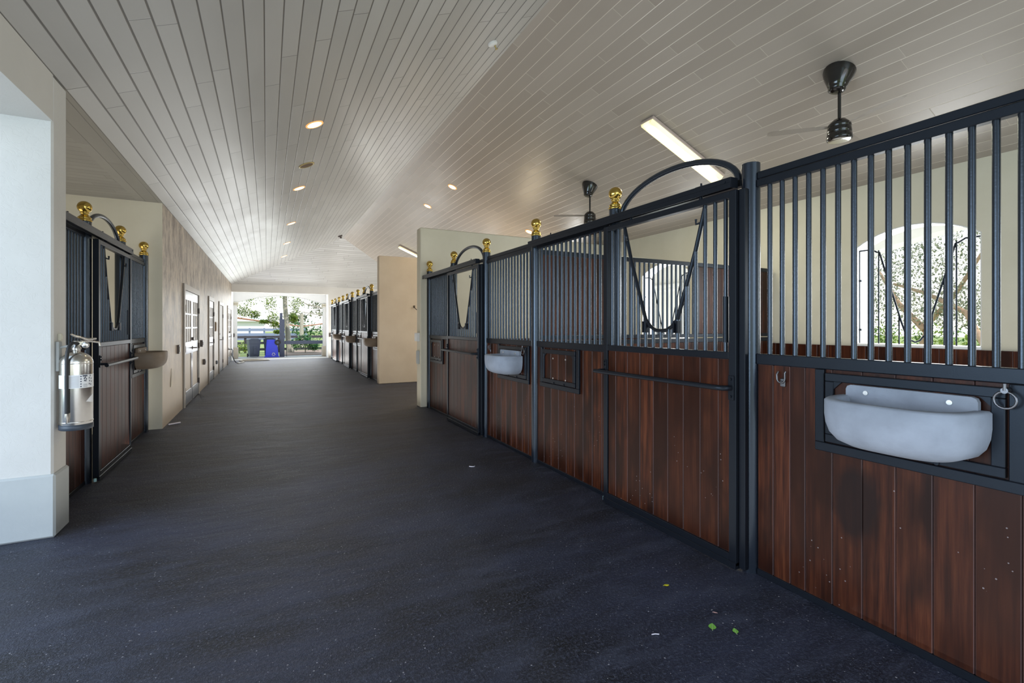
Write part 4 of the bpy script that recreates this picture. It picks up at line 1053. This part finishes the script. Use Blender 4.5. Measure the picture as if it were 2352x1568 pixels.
# trees outside the stall windows
plant('orchard_tree', 'large sunlit tree filling the nearest arched stall window', 'tree', (15.0, 6.2, 0),
      [((14.5, 5.0, 3.4), (1.6, 1.8, 1.1)), ((15.5, 7.2, 3.6), (1.8, 1.8, 1.2)), ((14.5, 6.2, 2.6), (1.6, 2.0, .8)), ((16, 8.6, 2.8), (1.4, 1.2, .9)), ((15, 5.6, 4.6), (2.4, 2.6, .9)), ((14.4, 5.0, 2.0), (1.4, 1.6, .7)), ((16, 7.6, 1.9), (1.4, 1.6, .8)), ((15.6, 5.6, 1.7), (1.2, 1.6, .6)), ((16.5, 9.5, 2.0), (1.2, 1.4, .9))],
      22000, .075, M['leaf_pale'],
      [([(15, 6.2, -.1), (15, 6.15, .9), (15.0, 6.0, 1.5), (14.8, 5.4, 2.2), (14.6, 4.8, 3.2)], [.10, .08, .06, .05, .03]), ([(15, 6.1, 1.3), (15.3, 6.8, 2.0), (15.5, 7.4, 3.0)], [.08, .06, .03]), ([(13.6, 4.4, -.1), (13.6, 4.5, 1.0), (13.9, 4.9, 1.7), (14.3, 5.8, 2.2), (14.6, 6.6, 2.5)], [.075, .065, .055, .045, .03]), ([(13.6, 4.45, .9), (13.5, 4.2, 1.8), (13.6, 4.0, 2.8)], [.07, .05, .03])], 'bark_warm', seed=11)
plant('clipped_hedge', 'low bright green hedge under the tree outside the nearest window', 'hedge', (19.5, 8.5, 0),
      [((19.5, y, .85), (.6, .9, .85)) for y in (5, 6.4, 7.8, 9.2, 10.6, 12)], 6500, .12, M['leaf'], [([(19.5, 8.5, -.1), (19.5, 8.5, .6)], [.04, .03])], seed=12)
plant('orchard_tree', 'green tree glimpsed through the barred partition and second window', 'tree', (14.5, 17.5, 0),
      [((14, 16.5, 2.2), (2.0, 2.2, 1.6)), ((14, 19, 2.4), (2.0, 2.0, 1.6)), ((14, 17.5, .8), (1.8, 2.2, .8))], 2600, .18, M['leaf_dark'], [([(14.5, 17.5, -.1), (14.5, 17.5, 2.4)], [.15, .1])], seed=13)

# ------------------------------------------------------------------ light
w = bpy.data.worlds.new('sky'); S.world = w; w.use_nodes = True
nt = w.node_tree; bg = nt.nodes['Background']
tc = nt.nodes.new('ShaderNodeTexCoord'); sp = nt.nodes.new('ShaderNodeSeparateXYZ'); rp = nt.nodes.new('ShaderNodeValToRGB')
nt.links.new(tc.outputs['Generated'], sp.inputs[0]); nt.links.new(sp.outputs[2], rp.inputs[0]); nt.links.new(rp.outputs[0], bg.inputs[0])
rp.color_ramp.elements[0].position = .0; rp.color_ramp.elements[0].color = (1, .98, .95, 1)
rp.color_ramp.elements[1].position = .6; rp.color_ramp.elements[1].color = (.60, .78, 1, 1)
bg.inputs[1].default_value = 1.7

def sun(rot, e, ang, col):
    l = bpy.data.lights.new('sun', 'SUN'); l.energy = e; l.angle = ang; l.color = col
    o = bpy.data.objects.new('sun', l); C.objects.link(o); o.rotation_euler = rot
sun((math.radians(38), math.radians(18), 0), 4.0, .02, (1, .95, .86))
def area(name, loc, aim, sx, sy, e, col, spread=PI):
    l = bpy.data.lights.new(name, 'AREA'); l.shape = 'RECTANGLE'; l.size = sx; l.size_y = sy; l.energy = e; l.color = col; l.spread = spread
    o = bpy.data.objects.new(name, l); C.objects.link(o); o.location = loc
    o.rotation_euler = (Vector(aim)-Vector(loc)).to_track_quat('-Z', 'Y').to_euler()
    return o
def point(name, loc, e, col, r=.1):
    l = bpy.data.lights.new(name, 'POINT'); l.energy = e; l.color = col; l.shadow_soft_size = r
    o = bpy.data.objects.new(name, l); C.objects.link(o); o.location = loc
area('daylight_entrance', (1.6, -4.6, 1.9), (1.6, 6, 1.7), 5.0, 3.0, 170, (.60, .78, 1.0))
area('daylight_passage', (-4.6, 1.4, 1.5), (2.4, 2.2, 1.2), 4.4, 2.3, 250, (.58, .76, 1.0))
area('daylight_far_arch', (.58, 23.4, 1.5), (.6, 10, 2.4), 3.2, 2.4, 80, (.95, .98, 1.0))
for (yc,) in WIN: area('daylight_window', (XB+.35, yc, 1.8), (3, yc, 1.6), 1.1, 1.2, 45, (.95, .98, 1.0))
for yc in HID: area('daylight_window', (XB+.1, yc, 1.85), (3, yc, 2.0), 1.1, 1.2, 75, (.97, .99, 1.0))
def spot(name, loc, e, col, ang=1.9):
    l = bpy.data.lights.new(name, 'SPOT'); l.energy = e; l.color = col; l.spot_size = ang; l.spot_blend = .8; l.shadow_soft_size = .07
    o = bpy.data.objects.new(name, l); C.objects.link(o); o.location = loc
for x, y, z in [(.51, 6.22, 3.8), (.505, 9.22, 3.8), (.515, 12.5, 3.8), (.525, 15.56, 3.8), (.535, 18.6, 3.8), (3.444, 9.46, 4.27), (3.456, 11.23, 4.27), (5.278, 9.45, 3.5)]:
    spot('downlight_beam', (x, y, z-.04), 30, (1, .82, .56))
point('wash_bay_glow', (4.6, 10.0, 2.3), 30, (1, .80, .52), .3)
area('fill_hip', (2.0, 20.4, .06), (2.0, 20.4, 4), 4.5, 3.4, 200, (1, .99, .97))  # upward lamp added to brighten the end hip
area('fill_loggia', (7.7, 5.0, .05), (7.7, 5.0, 3), 2.0, 16, 260, (.94, .98, 1))  # lamp added at path level to lift the loggia walls
area('fluorescent_glow', (4.80, 4.53, zr(4.84)-.13), (4.4, 4.53, 0), 1.3, .15, 36, (1, .95, .72))
area('fill_aisle', (.6, 9.0, .06), (.6, 9.0, 4), 3.2, 24, 150, (1, .98, .94))  # added floor-level fill lamp for the aisle ceiling, imitates bounced light
area('fill_near', (1.2, -1.2, .06), (1.2, -1.2, 4), 4.2, 5.0, 18, (.92, .96, 1))  # added upward fill lamp around the camera, no fixture there
area('fill_stall', (4.4, 4.2, .5), (4.4, 4.2, 4), 3.2, 7.4, 50, (1, .97, .90))  # added uplight inside the near right stalls to fill their ceiling
area('fill_far_stalls', (4.4, 16.5, .5), (4.4, 16.5, 4), 3.2, 8, 55, (1, .97, .90))  # added unseen uplight behind the far right stall fronts
area('fill_left_stall', (-3.2, 6.3, .5), (-2.6, 7.2, 4), 3.0, 3.0, 55, (1, .97, .90))  # lamp added to brighten the left stall and its return wall

S.view_settings.view_transform = 'Standard'
S.view_settings.look = 'None'
S.view_settings.exposure = 0.0
S.cycles.use_denoising = True
S.cycles.max_bounces = 6
S.cycles.diffuse_bounces = 3
S.cycles.glossy_bounces = 3
S.cycles.use_adaptive_sampling = True
S.cycles.adaptive_threshold = .045
S.cycles.sample_clamp_indirect = 6.0
